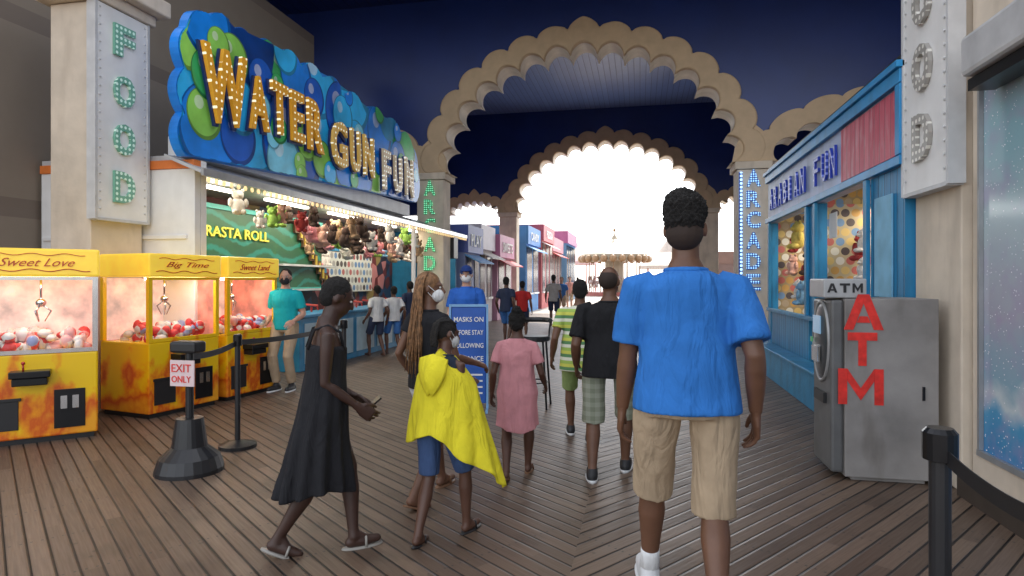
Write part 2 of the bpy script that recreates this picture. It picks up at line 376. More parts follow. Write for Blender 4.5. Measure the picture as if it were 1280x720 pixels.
# ---------- FOOD columns ----------
fledg=mat_bulbs('green_bulb_letters',(.18,.44,.32),(.68,.9,.78),.06,'yz',.12,.3,.02)
fledw=mat_bulbs('grey_bulb_letters',(.36,.34,.31),(.76,.74,.68),.06,'yz',.05,.28)
def food_col(side,fx,y0,y1,colb,lab,mat,zs,lw,lh):
    e=thing('sign_column',((colb[0]+colb[1])/2,(y0+y1)/2,0),lab,'column','columns with vertical food signs')
    mk('column_shaft',B().box(colb[0],colb[1],y0+.03,y1,0,4.61),beige,e,bev=.01)
    mk('column_cap',B().box(colb[0]-.1,colb[1]+.12,y0-.1,y1+.1,4.62,4.75).box(colb[0]-.2,colb[1]+.25,y0-.2,y1+.2,4.752,4.95),beige,e,bev=.02)
    x0,x1=(fx-.09,fx) if side<0 else (fx,fx+.09)
    mk('sign_panel',B().box(x0,x1,y0,y1,2.2,4.61),white,e,bev=.008)
    mk('sign_frame',B().box(x0-.012,x1+.012,y0-.012,y0+.02,2.18,4.61).box(x0-.012,x1+.012,y1-.02,y1+.012,2.18,4.61).box(x0-.012,x1+.012,y0+.022,y1-.022,2.17,2.2),offw,e)
    ym=(y0+y1)/2
    for ch,z in zip('FOOD',zs):
        if side<0: q=text_b(ch,(fx+.004,ym-lw/2,z),(0,1,0),(0,0,1),lw,lh,.03,.04)
        else: q=text_b(ch,(fx-.004,ym+lw/2,z),(0,-1,0),(0,0,1),lw,lh,.03,.04)
        mk('letter',q,mat,e)
    b=B()
    for i in range(24):
        z=2.3+i*.098
        for yy in (y0+.06,y1-.06): b.ell((fx+(.006 if side<0 else -.006),yy,z),(.008,.012,.012),n=6,m=4)
    mk('border_bulbs',b,offw,e,kind='stuff')
    return e
food_col(-1,-5.9,5.83,6.59,(-6.53,-5.99),'white vertical FOOD sign with green bulb letters on beige column',fledg,[onX(152,y,-5.9)[1] for y in (72,134,194,254)],.3,.36)
food_col(1,2.13,4.92,5.7,(2.22,2.3),'white vertical FOOD sign with grey bulb letters beside cash machine',fledw,[3.98,3.46,2.95,2.42],.3,.36)

# ---------- game booth left ----------
booth=thing('game_booth',(-6.3,12,0),'water gun game booth with white awning and prize-filled counter','booth')
mk('end_wall',B().box(-7.55,-5.3,6.65,6.75,0,2.86).box(-7.5,-5.4,6.62,6.648,2.0,2.05),white,booth,bev=.006)
mk('orange_trim',B().box(-7.55,-5.3,6.63,6.76,2.862,2.965),M('orange_trim',(.75,.2,.04),.5),booth)
b=B()
b.add([(-5.1,6.5,2.81),(-5.1,18,2.81),(-5.6,18,3.02),(-5.6,6.5,3.02),(-5.1,6.5,2.77),(-5.1,18,2.77),(-5.6,18,2.98),(-5.6,6.5,2.98)],[(0,1,2,3),(7,6,5,4),(0,4,5,1),(3,2,6,7),(0,3,7,4),(1,5,6,2)])
b.box(-7.55,-5.6,6.66,18,2.97,3.03)
mk('awning',b,M('awning_white_sheet',(.5,.5,.5),.5,scale=3,dirt=.4),booth)
mk('awning_edge',B().box(-5.095,-5.06,6.5,18,2.74,2.83),M('aluminium_trim',(.5,.5,.5),.3,metal=.8),booth)
b=B(); 
for i in range(80):
    y=6.6+i*.143; b.ell((-5.07,y,2.7),(.02,.03,.035),n=6,m=4)
mk('hanging_bulbs',b,M('amber_bulbs',(.8,.6,.3),.4,emit=.9,emc=(1,.7,.35)),booth,kind='stuff')
s=NT('booth_back_wall'); d_,c_=s.vor(s.comb(0,s.y,s.z),3.2)
sp=s.t.nodes.new('ShaderNodeSeparateColor'); s.t.links.new(c_,sp.inputs[0])
s.put(s.b.inputs['Base Color'],s.ramp(sp.outputs[0],[(0,(.04,.03,.05)),(.4,(.15,.03,.03)),(.6,(.03,.07,.15)),(.8,(.3,.22,.08)),(.9,(.5,.2,.2))],True))
mk('back_wall',B().box(-7.59,-7.4,6.76,18,0,2.96),s.m,booth)
mk('counter',B().box(-6.0,-5.4,9.2,18,0,.88).box(-6.05,-5.33,9.15,18,.882,.93),bluep,booth,bev=.01)
cp=M('counter_panel_pale',(.4,.55,.62),.5)
for i in range(9): mk('counter_panel',B().box(-5.399,-5.385,9.35+i*.96,10.15+i*.96,.12,.78),cp,booth,bev=.004)
for i in range(14):
    y=9.6+i*.6; mk('water_gun',B().tube([(-5.75,y,.93),(-5.75,y,1.02)],.02,8).tube([(-5.62,y,1.04),(-5.9,y,1.06)],.022,8).tube([(-5.64,y,1.03),(-5.62,y,.96)],.015,6),M('gun_red',(.5,.05,.04),.3),booth)
mk('far_partition',B().box(-7.4,-5.4,17.9,18,0,2.96),bluep,booth)
mk('corner_post',B().box(-5.42,-5.3,6.76,6.86,0,2.97),white,booth); mk('corner_post',B().box(-5.42,-5.34,14.3,14.38,.94,2.97),white,booth)
tubem=M('fluorescent_tube_glow',(1,.95,.8),.4,emit=9,emc=(1,.93,.78))
for y in (7.4,9.6,11.8,14,16.2): mk('fluorescent_tube',B().box(-6.3,-6.2,y,y+1.3,2.86,2.9),tubem,booth); mk('fluorescent_tube',B().box(-5.62,-5.56,y,y+1.3,2.88,2.92),tubem,booth)
mk('speaker_box',B().box(-5.35,-5.05,16.6,17.0,2.1,2.7).box(-5.2,-5.18,16.75,16.8,2.7,2.78),blk,booth,bev=.01)
by0,bz0=onX(237,340,-6.9); by1,_=onX(402,340,-6.9)
board=thing('game_board',(-6.95,by0,0),'dark green painted board with yellow lettering and rasta band','sign')
s=NT('rasta_board'); n=s.noise(s.obj,3,5); wv=s.op('SINE',s.op('ADD',s.op('MULTIPLY',s.z,22),s.op('ADD',s.op('MULTIPLY',s.op('SINE',s.op('MULTIPLY',s.y,4)),2.2),s.op('MULTIPLY',n,5))))
s.put(s.b.inputs['Base Color'],s.mix(s.ramp(wv,[(.3,(0,0,0)),(.9,(1,1,1))]),s.ramp(n,[(0,(.01,.06,.03)),(.6,(.015,.1,.04)),(1,(.05,.16,.03))]),(.015,.2,.15))); s.b.inputs['Roughness'].default_value=.5
mk('board_panel',B().box(-7.0,-6.9,by0,by1,1.35,2.68),s.m,board)
mk('board_trim',B().box(-7.0,-6.87,by0,by1,2.682,2.76).box(-7.0,-6.87,by0,by1,1.27,1.348),M('teal_trim',(.02,.4,.35),.4),board)
ya,za=onX(257,293,-6.88); yb,zb=onX(336,296,-6.88)
mk('lettering',text_b('RASTA ROLL',(-6.89,ya,za-.02),(0,1,0),(0,0,1),yb-ya,.18,.02,.01),M('yellow_letter_paint',(.7,.65,.08),.5,emit=.05),board)
p0=(by1-1.1,2.6);p1=(by1+.1,1.5)
bandm=M('striped_band_dark',(.10,.05,.02),.5,var=.5,scale=20); bandg=M('band_gold',(.5,.35,.05),.5)
b=B();b2=B()
for i in range(9):
    t=i/8; y=p0[0]+(p1[0]-p0[0])*t; z=p0[1]+(p1[1]-p0[1])*t; b.box(-6.89,-6.84,y-.07,y+.07,z-.14,z+.14); b2.box(-6.84,-6.82,y-.03,y+.03,z-.1,z+.1)
mk('painted_band',b,bandm,board,kind='stuff'); mk('band_studs',b2,bandg,board,kind='stuff')
dots=mat_dots('white_dotted_board',(.55,.57,.54),.2,'yz',.38,[(0,(.06,.05,.05)),(.4,(.35,.1,.1)),(.6,(.3,.3,.3)),(.8,(.1,.2,.4))])
tb=thing('target_board',(-7.3,14.5,0),'white board with dark dots behind the counter','board')
mk('board_panel',B().box(-7.39,-7.3,13.6,16.2,1.2,2.2),dots,tb)
mk('board_frame',B().box(-7.39,-7.27,13.5,13.59,1.1,2.3).box(-7.39,-7.27,13.6,16.2,2.21,2.3),bluep,tb)
def plush_mesh(c,name):
    b=B(); b.ell((0,0,.12),(.10,.09,.13)); b.ell((0,0,.29),(.085,.08,.08)); b.ell((0,.075,.275),(.035,.03,.028),n=8,m=6)
    for sx in (-1,1):
        b.ell((sx*.065,0,.36),(.03,.018,.032),n=8,m=6); b.ell((sx*.11,.02,.17),(.035,.035,.07),n=8,m=6); b.ell((sx*.06,.07,.03),(.042,.07,.04),n=8,m=6)
    return mesh_of(b,'plush_toy',M(name,c,.95,bump=.4,scale=30),True)
pcs=[('pink',(.7,.3,.34)),('white',(.7,.66,.62)),('lime green',(.3,.5,.1)),('yellow',(.65,.5,.12)),('light blue',(.2,.4,.6)),('dark red',(.4,.05,.05)),('tan',(.42,.28,.17)),('salmon',(.7,.4,.32)),('dark brown',(.08,.05,.04))]
pm=[(n,plush_mesh(c,'plush_'+n)) for n,c in pcs]
def plush(x,y,z,i,sc=1,rot=0,grp='plush prizes hanging in the game booth',lab='plush animal prize hanging under the awning'):
    n,me=pm[i%len(pm)]; o=link('plush_toy',me,loc=(x,y,z),label=n+' '+lab,cat='toy',group=grp); o.scale=(sc,)*3; o.rotation_euler=(random.uniform(-.3,.3) if 'hang' in grp else 0,0,rot); return o
for row in range(3):
    for i in range(24):
        y=8.2+row*1.5+i*(.38-.03*row)+random.uniform(-.12,.12); plush(-5.72-row*.32+random.uniform(-.08,.08),y,(2.42 if y<10.3 else 2.25)+random.uniform(-.14,.14)-.08*row*(y>11),random.choice([0,1,7,0,1,6,1,8,8,5,2,4,7]),random.uniform(.7,1.05) if y<10.5 else random.uniform(.8,1.3),-1.57+random.uniform(-.9,.9))
mk('prize_shelf',B().box(-7.35,-6.8,11,13.3,1.28,1.32).box(-7.35,-6.8,11,13.3,1.78,1.82),offw,label='white shelves full of pink plush toys',cat='shelf')
for i in range(11):
    for z in (1.325,1.825): plush(-7.05,11.15+i*.2,z,random.choice([0,7,0,1,5]),.9,-1.57+random.uniform(-.4,.4),'plush prizes on the shelves','plush animal sitting on the booth shelf')
# sign WATER GUN FUN
sx=-5.3
sign=thing('marquee_sign',(sx-.1,10.4,0),'bubble-painted blue green sign with bulb-studded WATER GUN FUN letters','sign')
top=[(232,195),(230,140),(230,84),(234,32),(262,20),(292,36),(318,56),(348,66),(376,84),(404,100),(430,118),(456,142),(480,152),(500,168),(516,184),(522,214),(520,253)]
bot=[(480,243),(440,235),(380,222),(300,207),(250,197)]
tp=[onX(px,py,sx) for px,py in top]; poly=[]
for (a0,c0),(a1,c1) in zip(tp[:-1],tp[1:]):
    L=math.hypot(a1-a0,c1-c0); nx,nz=-(c1-c0)/L,(a1-a0)/L
    for k in range(8):
        t=k/8; bl=.24*L*math.sin(math.pi*t)**.8
        poly.append((a0+(a1-a0)*t+nx*bl,c0+(c1-c0)*t+nz*bl))
poly.append(tp[-1]); poly+=[onX(px,py,sx) for px,py in bot]
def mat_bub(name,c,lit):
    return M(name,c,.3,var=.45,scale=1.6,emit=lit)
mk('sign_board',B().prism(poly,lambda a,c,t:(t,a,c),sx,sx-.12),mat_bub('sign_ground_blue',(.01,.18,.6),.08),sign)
def inpoly(y,z):
    c=False; n=len(poly); j=n-1
    for i in range(n):
        yi,zi=poly[i];yj,zj=poly[j]
        if (zi>z)!=(zj>z) and y<(yj-yi)*(z-zi)/(zj-zi)+yi: c=not c
        j=i
    return c
def clip(y,z,r,n=40):
    out=[]
    for i in range(n):
        a=2*math.pi*i/n; k=r
        while k>.02 and not inpoly(y+k*math.cos(a),z+k*math.sin(a)): k-=.02
        out.append((y+k*math.cos(a),z+k*math.sin(a)))
    return out
bub={k:(B(),B(),B()) for k in range(6)}
BC=[(.01,.2,.68),(.03,.42,.8),(.05,.4,.12),(.25,.58,.1),(.2,.6,.78),(.01,.1,.48)]
rb=random.Random(9); offx=sx+.002; placed=[]
for n_,rs in ((22,(.85,.7,.6)),(22,(.46,.38,.32)),(18,(.22,.17))):
    cnt=0; tries=0
    while cnt<n_ and tries<1500:
        tries+=1
        r=rb.choice(rs); y=rb.uniform(6.4,14.4); z=rb.uniform(3.0,5.0)
        if not inpoly(y,z): continue
        if any(math.hypot(y-a,z-c)<.52*(r+q) for a,c,q in placed if abs(q-r)<.2): continue
        placed.append((y,z,r)); k=rb.choice([0,1,1,2,2,3,4,4,5,0]); cnt+=1; offx+=.0006
        for li,(yy,zz,rr) in enumerate(((y,z,r),(y-.04*r,z+.05*r,r*.9),(y-.32*r,z+.38*r,r*.26))):
            if not inpoly(yy,zz): continue
            pts=clip(yy,zz,rr); bub[k][li].add([(offx+.00015*li,a,c) for a,c in pts],[tuple(range(len(pts)))])
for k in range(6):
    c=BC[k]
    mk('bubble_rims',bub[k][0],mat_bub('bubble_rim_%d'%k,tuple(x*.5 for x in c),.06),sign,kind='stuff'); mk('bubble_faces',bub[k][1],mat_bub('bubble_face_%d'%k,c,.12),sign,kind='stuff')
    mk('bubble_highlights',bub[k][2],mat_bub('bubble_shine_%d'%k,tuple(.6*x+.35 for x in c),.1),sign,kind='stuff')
L_=[('W',254,312,52,56,150,158),('A',311,336,92,94,160,163),('T',339,360,100,108,165,172),('E',363,380,112,118,175,180),('R',384,404,122,132,186,195),
    ('G',414,434,148,152,206,212),('U',438,450,160,166,213,218),('N',454,467,168,174,218,224),('F',478,488,186,190,236,240),('U',492,502,194,198,239,243),('N',506,516,196,202,243,249)]
om=M('navy_letter_outline',(.01,.03,.15),.4)
lm=[mat_bulbs('orange_marquee_letters',(.85,.40,.03),(1,.93,.65),.1,'yz',.7,.17,.1),mat_bulbs('amber_marquee_letters',(.85,.52,.12),(1,.95,.75),.1,'yz',.7,.17,.1),mat_bulbs('pale_marquee_letters',(.7,.55,.36),(1,.95,.85),.1,'yz',.7,.17,.1)]
for li,(ch,xa,xb,ta,tb_,ba,bb) in enumerate(L_):
    y0,zb0=onX(xa,ba,sx+.1); y1,zb1=onX(xb,bb,sx+.1); _,zt0=onX(xa,ta,sx+.1)
    r=Vector((0,y1-y0,(zb1-zb0)*.5)); 
    mk('letter',text_b(ch,(sx+.1,y0,zb0),r,(0,-.06,1),(y1-y0)*.94,zt0-zb0,.05,.025),lm[0 if li<5 else 1 if li<8 else 2],sign)
    mk('letter_outline',text_b(ch,(sx+.06,y0-.03,zb0-.04),r,(0,-.06,1),(y1-y0)*1.0,zt0-zb0+.04,.035,.06),om,sign)
mk('sign_support',B().box(sx-.5,sx-.13,6.8,14.2,3.035,3.3),white,sign)

# ---------- crane machines ----------
cab=mat_cabinet(); yel=M('yellow_marquee_panel',(.9,.60,.05),.25,emit=.35,emc=(1,.68,.08)); chrome=M('chrome_trim',(.6,.6,.6),.15,metal=1)
def crane(variant=0):
    e=thing('crane_machine',(0,0,0),'','game machine','claw crane prize machines in a row')
    W=.46; D=.78
    mk('cabinet',B().box(-W,W,0,D,.05,.82),cab,e,bev=.015)
    mk('base_plinth',B().box(-W+.03,W-.03,.04,D-.03,0,.049),blk,e)
    fm=[chrome,cab,cab][variant]
    for x in (-W,W-.045):
        for y in (0,D-.045): mk('case_post',B().box(x,x+.045,y,y+.045,.822,1.53),fm,e)
    mk('case_rail',B().box(-W+.046,W-.046,0,.045,.822,.86),fm,e); mk('case_rail',B().box(-W+.046,W-.046,0,.045,1.5,1.53),fm,e)
    mk('front_glass',B().add([(-W+.046,.015,.862),(W-.046,.015,.862),(W-.046,.015,1.498),(-W+.046,.015,1.498)],[(0,1,2,3)]),glass,e)
    mk('side_glass',B().add([(-W+.015,.046,.84),(-W+.015,D-.046,.84),(-W+.015,D-.046,1.51),(-W+.015,.046,1.51)],[(0,1,2,3)]),glass,e)
    cb=M('case_side_painted_glow',(.6,.2,.15),.5,var=.7,scale=5,emit=.3,emc=(1,.4,.3))
    mk('side_glow_panel',B().box(W-.03,W-.015,.046,D-.046,.83,1.52),cb,e)  # added panel with its own glow, standing in for a lit red interior
    mk('case_back',B().box(-W+.046,W-.046,D-.04,D-.02,.822,1.52),M('case_back_painted_glow',(.75,.55,.5),.4,var=.6,scale=5,emit=.35,emc=(1,.7,.62)),e)  # back panel made emissive, lamp light painted onto it
    mk('marquee',B().box(-W-.015,W+.015,-.03,D,1.532,1.79),yel,e,bev=.02)
    mk('marquee_lettering',text_b(['Sweet Love','Big Time','Sweet Land'][variant],(-.28,-.034,1.625),(1,0,0),(0,0,1),.56,.075,.008,.0,.5),M('red_script',(.55,.08,.02),.4),e)
    mk('marquee_swirl',B().tube([(-.38,-.036,1.6+.03*math.sin(i*.8)*(1 if i%2 else .5)) if False else (-.4+.04*i,-.036,1.59+.012*math.sin(i*.9)) for i in range(21)],.005,6),MC['red_script'],e)
    mk('marquee_swirl',B().tube([(-.36+.036*i,-.036,1.735+.01*math.sin(i*.9)) for i in range(21)],.004,6),MC['red_script'],e)
    mk('inside_lamp',B().box(-.36,.36,.1,.2,1.5,1.525),M('case_lamp',(1,.9,.8),.4,emit=14,emc=(1,.9,.8)),e)
    claw=B().tube([(0,.35,1.53),(0,.35,1.3)],.01,8).ell((0,.35,1.28),(.045,.045,.04),n=10,m=6)
    for i in range(3):
        a=i*2.09; c_,s_=math.cos(a),math.sin(a); claw.tube([(0,.35,1.27),(.08*c_,.35+.08*s_,1.2),(.03*c_,.35+.03*s_,1.1)],[.01,.009,.005],6)
    mk('claw',claw,chrome,e,smooth=True)
    mk('control_panel',B().box(-.2,.1,-.16,0,.62,.68).box(-.18,.08,-.14,-.002,.55,.618),blkm,e,bev=.008)
    mk('joystick',B().tube([(-.1,-.09,.68),(-.1,-.09,.74)],.008,8).ell((-.1,-.09,.75),(.016,.016,.016),n=10,m=6),M('red_knob',(.4,.02,.02),.3),e,smooth=True)
    mk('prize_door',B().box(-.4,-.14,-.012,-.001,.14,.4).box(-.42,-.12,-.02,-.012,.4,.43),blk,e,bev=.004)
    mk('coin_door',B().box(.12,.36,-.012,-.001,.12,.48),blkm,e,bev=.004)
    mk('coin_slot',B().box(.17,.22,-.018,-.0125,.3,.42),chrome,e); mk('coin_slot',B().box(.26,.31,-.018,-.0125,.3,.42),chrome,e)
    return e
def heap(Mx,lab):
    b=B(); 
    for i in range(90):
        x=random.uniform(-.37,.37); y=random.uniform(.1,.66); z=.83+random.uniform(0,.16)
        b.ell((x,y,z),[random.uniform(.035,.07) for _ in range(3)],n=8,m=6)
    b.xf(Mx)
    s=NT('mixed_plush_pile'); d,c=s.vor(s.obj,9); sp=s.t.nodes.new('ShaderNodeSeparateColor'); s.t.links.new(c,sp.inputs[0])
    s.put(s.b.inputs['Base Color'],s.ramp(sp.outputs[0],[(0,(.75,.7,.68)),(.3,(.7,.05,.05)),(.55,(.75,.4,.4)),(.7,(.75,.72,.7)),(.92,(.3,.35,.6))],True))
    mk('plush_pile',b,s.m,smooth=True,kind='stuff',label=lab,cat='toys')
def place(e,x,y,rz,lab): e.location=(x,y,0); e.rotation_euler=(0,0,rz); e['label']=lab; heap(Matrix.Translation((x,y,0))@Matrix.Rotation(rz,4,'Z'),'pile of small red and white plush prizes in a crane machine')
place(crane(0),-5.42,4.74,R(45),'yellow orange claw machine with chrome case, angled toward walkway')
place(crane(1),-5.07,6.22,R(79),'yellow claw machine with orange flames between two others')
place(crane(2),-4.93,7.28,R(84),'yellow claw machine standing beside the game booth counter')

# ---------- right side shop ----------
shop=thing('prize_shop',(3,8.5,0),'blue timber prize booth with pink fascia and open windows','booth')
X=2.15
b=B()
b.box(X,X+.14,5.72,6.5,.0,2.455)
b.box(X,X+.12,11.15,11.35,0,2.45); b.box(X,X+.12,8.35,8.75,.99,2.45); b.box(X+.01,X+.12,6.52,8.33,.0,.98); b.box(X+.01,X+.12,8.77,11.13,0,.98)
mk('blue_timber_wall',b,mat_planks('blue_timber',(.015,.22,.46),(.03,.31,.58),.14,'y',.5,(.005,.08,.18),.45,(.03,.12,.22)),shop)
for y in (6.5,8.3,8.7,11.1): mk('window_post',B().box(X-.04,X-.002,y,y+.1,1.042,2.455),bluep,shop,bev=.006)
mk('window_sill',B().box(X-.06,X-.002,6.5,11.2,.985,1.04),bluep,shop,bev=.006)
mk('ledge',B().box(X-.22,X-.002,7.2,11.3,0,.42).box(X-.26,X-.002,7.15,11.35,.422,.46),bluep,shop,bev=.01)
mk('fascia',B().box(X,X+.12,5.72,11.35,2.46,3.22),M('pale_blue_fascia',(.38,.47,.68),.5,scale=2,dirt=.3),shop)
mk('fascia_trim',B().box(X-.05,X-.002,5.7,11.37,3.14,3.26).box(X-.05,X-.002,5.7,11.37,2.46,2.54).box(X-.05,X-.002,5.7,5.8,2.545,3.135).box(X-.08,X+3,5.68,11.4,3.262,3.32),M('bright_blue_trim',(.02,.28,.6),.45,scale=4,dirt=.3),shop,bev=.006)
mk('pink_panel',B().box(X-.015,X-.003,5.82,7.35,2.56,3.12),mat_planks('pink_red_boards',(.55,.03,.09),(.68,.12,.18),.13,'y',.5,(.25,.03,.05),.5,(.6,.35,.38)),shop)
yy=11.05; lm2=mat_bulbs('blue_marquee_letters',(.02,.05,.42),(.22,.28,.7),.075,'yz',.15,.2)
for ch in 'ARABIAN FUN':
    if ch!=' ': mk('letter',text_b(ch,(X-.008,yy,2.66),(0,-1,0),(0,0,1),.2 if ch!='I' else .08,.34,.03,.0),lm2,shop)
    yy-=.335
prz=[(0,(.6,.42,.15)),(.2,(.45,.12,.1)),(.35,(.5,.28,.08)),(.5,(.65,.6,.5)),(.65,(.08,.06,.06)),(.8,(.15,.25,.4)),(.9,(.4,.3,.2))]
mk('interior_back_wall',B().box(X+1.6,X+1.7,5.72,11.35,0,3.2),mat_dots('ball_prize_wall',(.35,.25,.13),.17,'yz',.45,prz,.12),shop)  # prize pattern on these shop walls given a faint painted glow
mk('end_wall',B().box(X+.13,X+1.6,11.25,11.35,0,3.2),mat_dots('ball_prize_end_wall',(.35,.25,.13),.13,'xz',.45,prz,.12),shop); mk('side_partition',B().box(X+.15,X+1.6,5.72,5.82,0,3.2),bluep,shop)
mk('middle_partition',B().box(X+.15,X+1.5,8.5,8.56,0,2.45),mat_dots('ball_prize_partition',(.45,.36,.22),.12,'xz',.42,prz,.14),shop)
mk('roof',B().box(X,X+3,5.7,11.4,3.325,3.4),blk,shop)
mk('ceiling_tube_light',B().box(X+.7,X+.76,6.7,8.3,2.4,2.44),tubem,shop); mk('ceiling_tube_light',B().box(X+.7,X+.76,9,10.8,2.4,2.44),tubem,shop)
mk('interior_counter',B().box(X+.3,X+.9,6.6,8.45,.0,1.02),M('counter_dark',(.08,.05,.04),.4),shop)
for i in range(22): plush(X+.25+random.uniform(-.05,.7),8.9+i*.1,1.05+random.uniform(-.1,1.0),random.choice([6,7,1,3,5,8,4]),random.uniform(.7,1.2),1.57+random.uniform(-.6,.6),'plush prizes in the blue shop','plush prize in the shop window')
for i in range(9): plush(X+.45+random.uniform(0,.3),6.75+i*.18,1.03,random.choice([6,1,5,8,3]),.9,1.57,'plush prizes in the blue shop','plush prize on the shop counter')
for i in range(16): plush(X+.4+random.uniform(0,.6),6.8+i*.1,1.6+random.uniform(-.2,.4),random.choice([6,1,5,7,8]),random.uniform(.6,1),1.57+random.uniform(-.6,.6),'plush prizes in the blue shop','plush prize strung up in the shop window')
mk('hanging_banner',B().box(X-.02,X-.005,5.95,6.35,1.35,2.25),M('light_blue_banner',(.2,.48,.68),.6),label='pale blue banner hanging on blue timber wall',cat='banner')
mk('paper_notice',B().box(X+.1,X+.105,7.9,8.2,2.0,2.3),white,label='white paper notice in the shop window',cat='notice')

rw=thing('arcade_wall',(2.4,2.5,0),'beige arcade wall with large speckled wave mural windows','wall')
WX=2.27
mk('wall_panel',B().box(WX,WX+.25,-2,4.9,2.8,6.5).box(WX,WX+.25,-2,4.9,0,.3).box(WX,WX+.25,4.84,4.9,.302,2.798),beige,rw)
mk('poster_window',B().box(WX+.02,WX+.1,-2,4.835,.302,2.798),mat_poster(),rw)
ga=M('grey_aluminium',(.4,.41,.42),.35,metal=.5)
for y in (3.3,4.8): mk('window_mullion',B().box(WX-.01,WX+.018,y,y+.025,.342,2.8),ga,rw)
mk('window_sill',B().box(WX-.01,WX+.018,-2,4.835,.3,.34),ga,rw)
mk('shutter_box',B().box(WX-.22,WX-.002,-2,4.6,2.82,3.08),M('grey_shutter_box',(.6,.6,.6),.4,metal=.2),rw,bev=.03)
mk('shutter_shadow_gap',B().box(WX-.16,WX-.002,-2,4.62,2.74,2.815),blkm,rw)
mk('base_kerb',B().box(WX-.1,WX-.002,-2,4.9,0,.14),M('dark_kerb',(.06,.045,.035),.6),rw)
mk('upper_wall',B().box(2.31,2.55,4.95,5.68,0,6.5),beige,label='beige wall end between arcade and prize booth',cat='wall')

# ---------- ATM ----------
atm=thing('cash_machine',(1.78,5.33,0),'scuffed grey cash machine cabinet with red ATM lettering','cash machine')
mk('cabinet',B().box(1.5,2.13,5.07,5.6,.03,1.36).box(1.55,2.05,5.1,5.57,0,.029),steel,atm,bev=.005)
mk('front_shell',B().prism([(5.09,.05),(5.58,.05),(5.58,1.35),(5.09,1.35)],lambda a,c,t:(t,a,c),1.498,1.41),M('cash_machine_front_plastic',(.13,.13,.13),.4,scale=8,dirt=.4),atm,bev=.02)
mk('fascia_surround',B().ell((1.41,5.335,1.02),(.03,.2,.3),n=24,m=12),M('dark_surround',(.05,.055,.06),.3),atm,smooth=True)
mk('fascia_ring',B().tube([(1.405,5.335+.21*math.cos(a),1.02+.31*math.sin(a)) for a in [i*math.pi/16 for i in range(33)]],.013,8),M('ring_silver',(.35,.35,.35),.4,metal=.2),atm,smooth=True)
mk('screen',B().box(1.37,1.379,5.24,5.44,1.08,1.22),M('screen_glow',(.1,.2,.3),.2,emit=.4,emc=(.3,.5,.7)),atm)
mk('keypad',B().box(1.355,1.378,5.26,5.42,.86,.98),chrome,atm); mk('card_slot',B().box(1.366,1.377,5.46,5.5,1.0,1.04),M('green_slot',(.1,.5,.2),.3),atm)
mk('cash_tray',B().box(1.385,1.409,5.2,5.47,.55,.63),blk,atm)
mk('door_latch',B().box(2.02,2.035,5.055,5.069,.62,.72),blkm,atm)
mk('top_sign',B().box(1.36,1.66,5.1,5.5,1.365,1.51),M('topper_silver',(.45,.45,.45),.4,metal=.1),atm,bev=.01)
def glyph(b,ch,x0,x1,z0,z1,y,dep=.006):
    f=lambda a,c,t:(x0+(x1-x0)*a,t,z0+(z1-z0)*c)
    P={'A':[[(0,0),(.24,0),(.5,.74),(.5,1),(.36,1)],[(1,0),(.64,1),(.502,1),(.502,.74),(.76,0)],[(.33,.2),(.67,.2),(.6,.38),(.4,.38)]],
       'T':[[(.36,0),(.64,0),(.64,.76),(1,.76),(1,1),(0,1),(0,.76),(.36,.76)]],
       'M':[[(0,0),(.2,0),(.2,.62),(.2,1),(0,1)],[(.8,0),(1,0),(1,1),(.8,1)],[(.203,1),(.203,.66),(.5,.12),(.5,.46)],[(.797,1),(.502,.46),(.502,.12),(.797,.66)]]}[ch]
    for p in P: b.prism(p,f,y,y+dep)
    return b
for i,ch in enumerate('ATM'): mk('top_letter',glyph(B(),ch,1.385+i*.088,1.455+i*.088,1.405,1.475,5.094),blk,atm)
for ch,(xa,ya,xb,yb) in {'A':(1055,412,1105,368),'T':(1060,457,1097,416),'M':(1048,505,1105,462)}.items():
    x0,z0=onY(xa,ya,5.06); x1,z1=onY(xb,yb,5.06); mk('side_letter',glyph(B(),ch,x0,x1,z0,z1,5.064,.004),red,atm)
# ---------- stanchions ----------
def stanchion(x,y,h,label,base=.17,rad=.032):
    e=thing('stanchion_post',(x,y,0),label,'stanchion','black belt stanchions along the walkway')
    mk('post',B().tube([(x,y,.03),(x,y,h)],rad,16),blk,e,smooth=False)
    mk('post_head',B().tube([(x,y,h-.09),(x,y,h-.088),(x,y,h),(x,y,h+.015)],[rad*1.5,rad*1.6,rad*1.6,rad*1.2],16),blkm,e)
    mk('base',B().tube([(x,y,0),(x,y,.03),(x,y,.05),(x,y,.07)],[base,base,base*.6,rad],24),blk,e)
    return e
def belt(p,q,label,sag=.03,h=.05):
    b=B(); p=Vector(p);q=Vector(q); n=12; vs=[];fs=[]
    dr=(q-p).normalized(); nn=dr.cross(Vector((0,0,1)))*.002
    for i in range(n+1):
        t=i/n; c=p.lerp(q,t)-Vector((0,0,sag*4*t*(1-t)))
        vs+= [c+nn+Vector((0,0,h/2)),c-nn+Vector((0,0,h/2)),c-nn-Vector((0,0,h/2)),c+nn-Vector((0,0,h/2))]
    for i in range(n):
        for k in range(4): fs.append((4*i+k,4*i+(k+1)%4,4*i+4+(k+1)%4,4*i+4+k))
    mk('barrier_belt',b.add(vs,fs),blk,label=label,cat='belt')
x,y=g(1175,2.05); e=stanchion(x,y,1.0,'black belt post standing by the arcade wall')
x2,y2=g(1330,1.5); belt((x,y,.94),(x2,y2,.9),'black belt stretched from post along wall')
x,y=g(237,4.9)
bs=thing('weighted_sign_base',(x,y,0),'black drum base with pole and small red white notice','sign stand')
mk('drum_base',B().tube([(x,y,0),(x,y,.03),(x,y,.12),(x,y,.2),(x,y,.42)],[.25,.25,.22,.13,.1],24),blk,bs,smooth=False)
mk('pole',B().tube([(x,y,.4),(x,y,1.0)],.03,12),blk,bs)
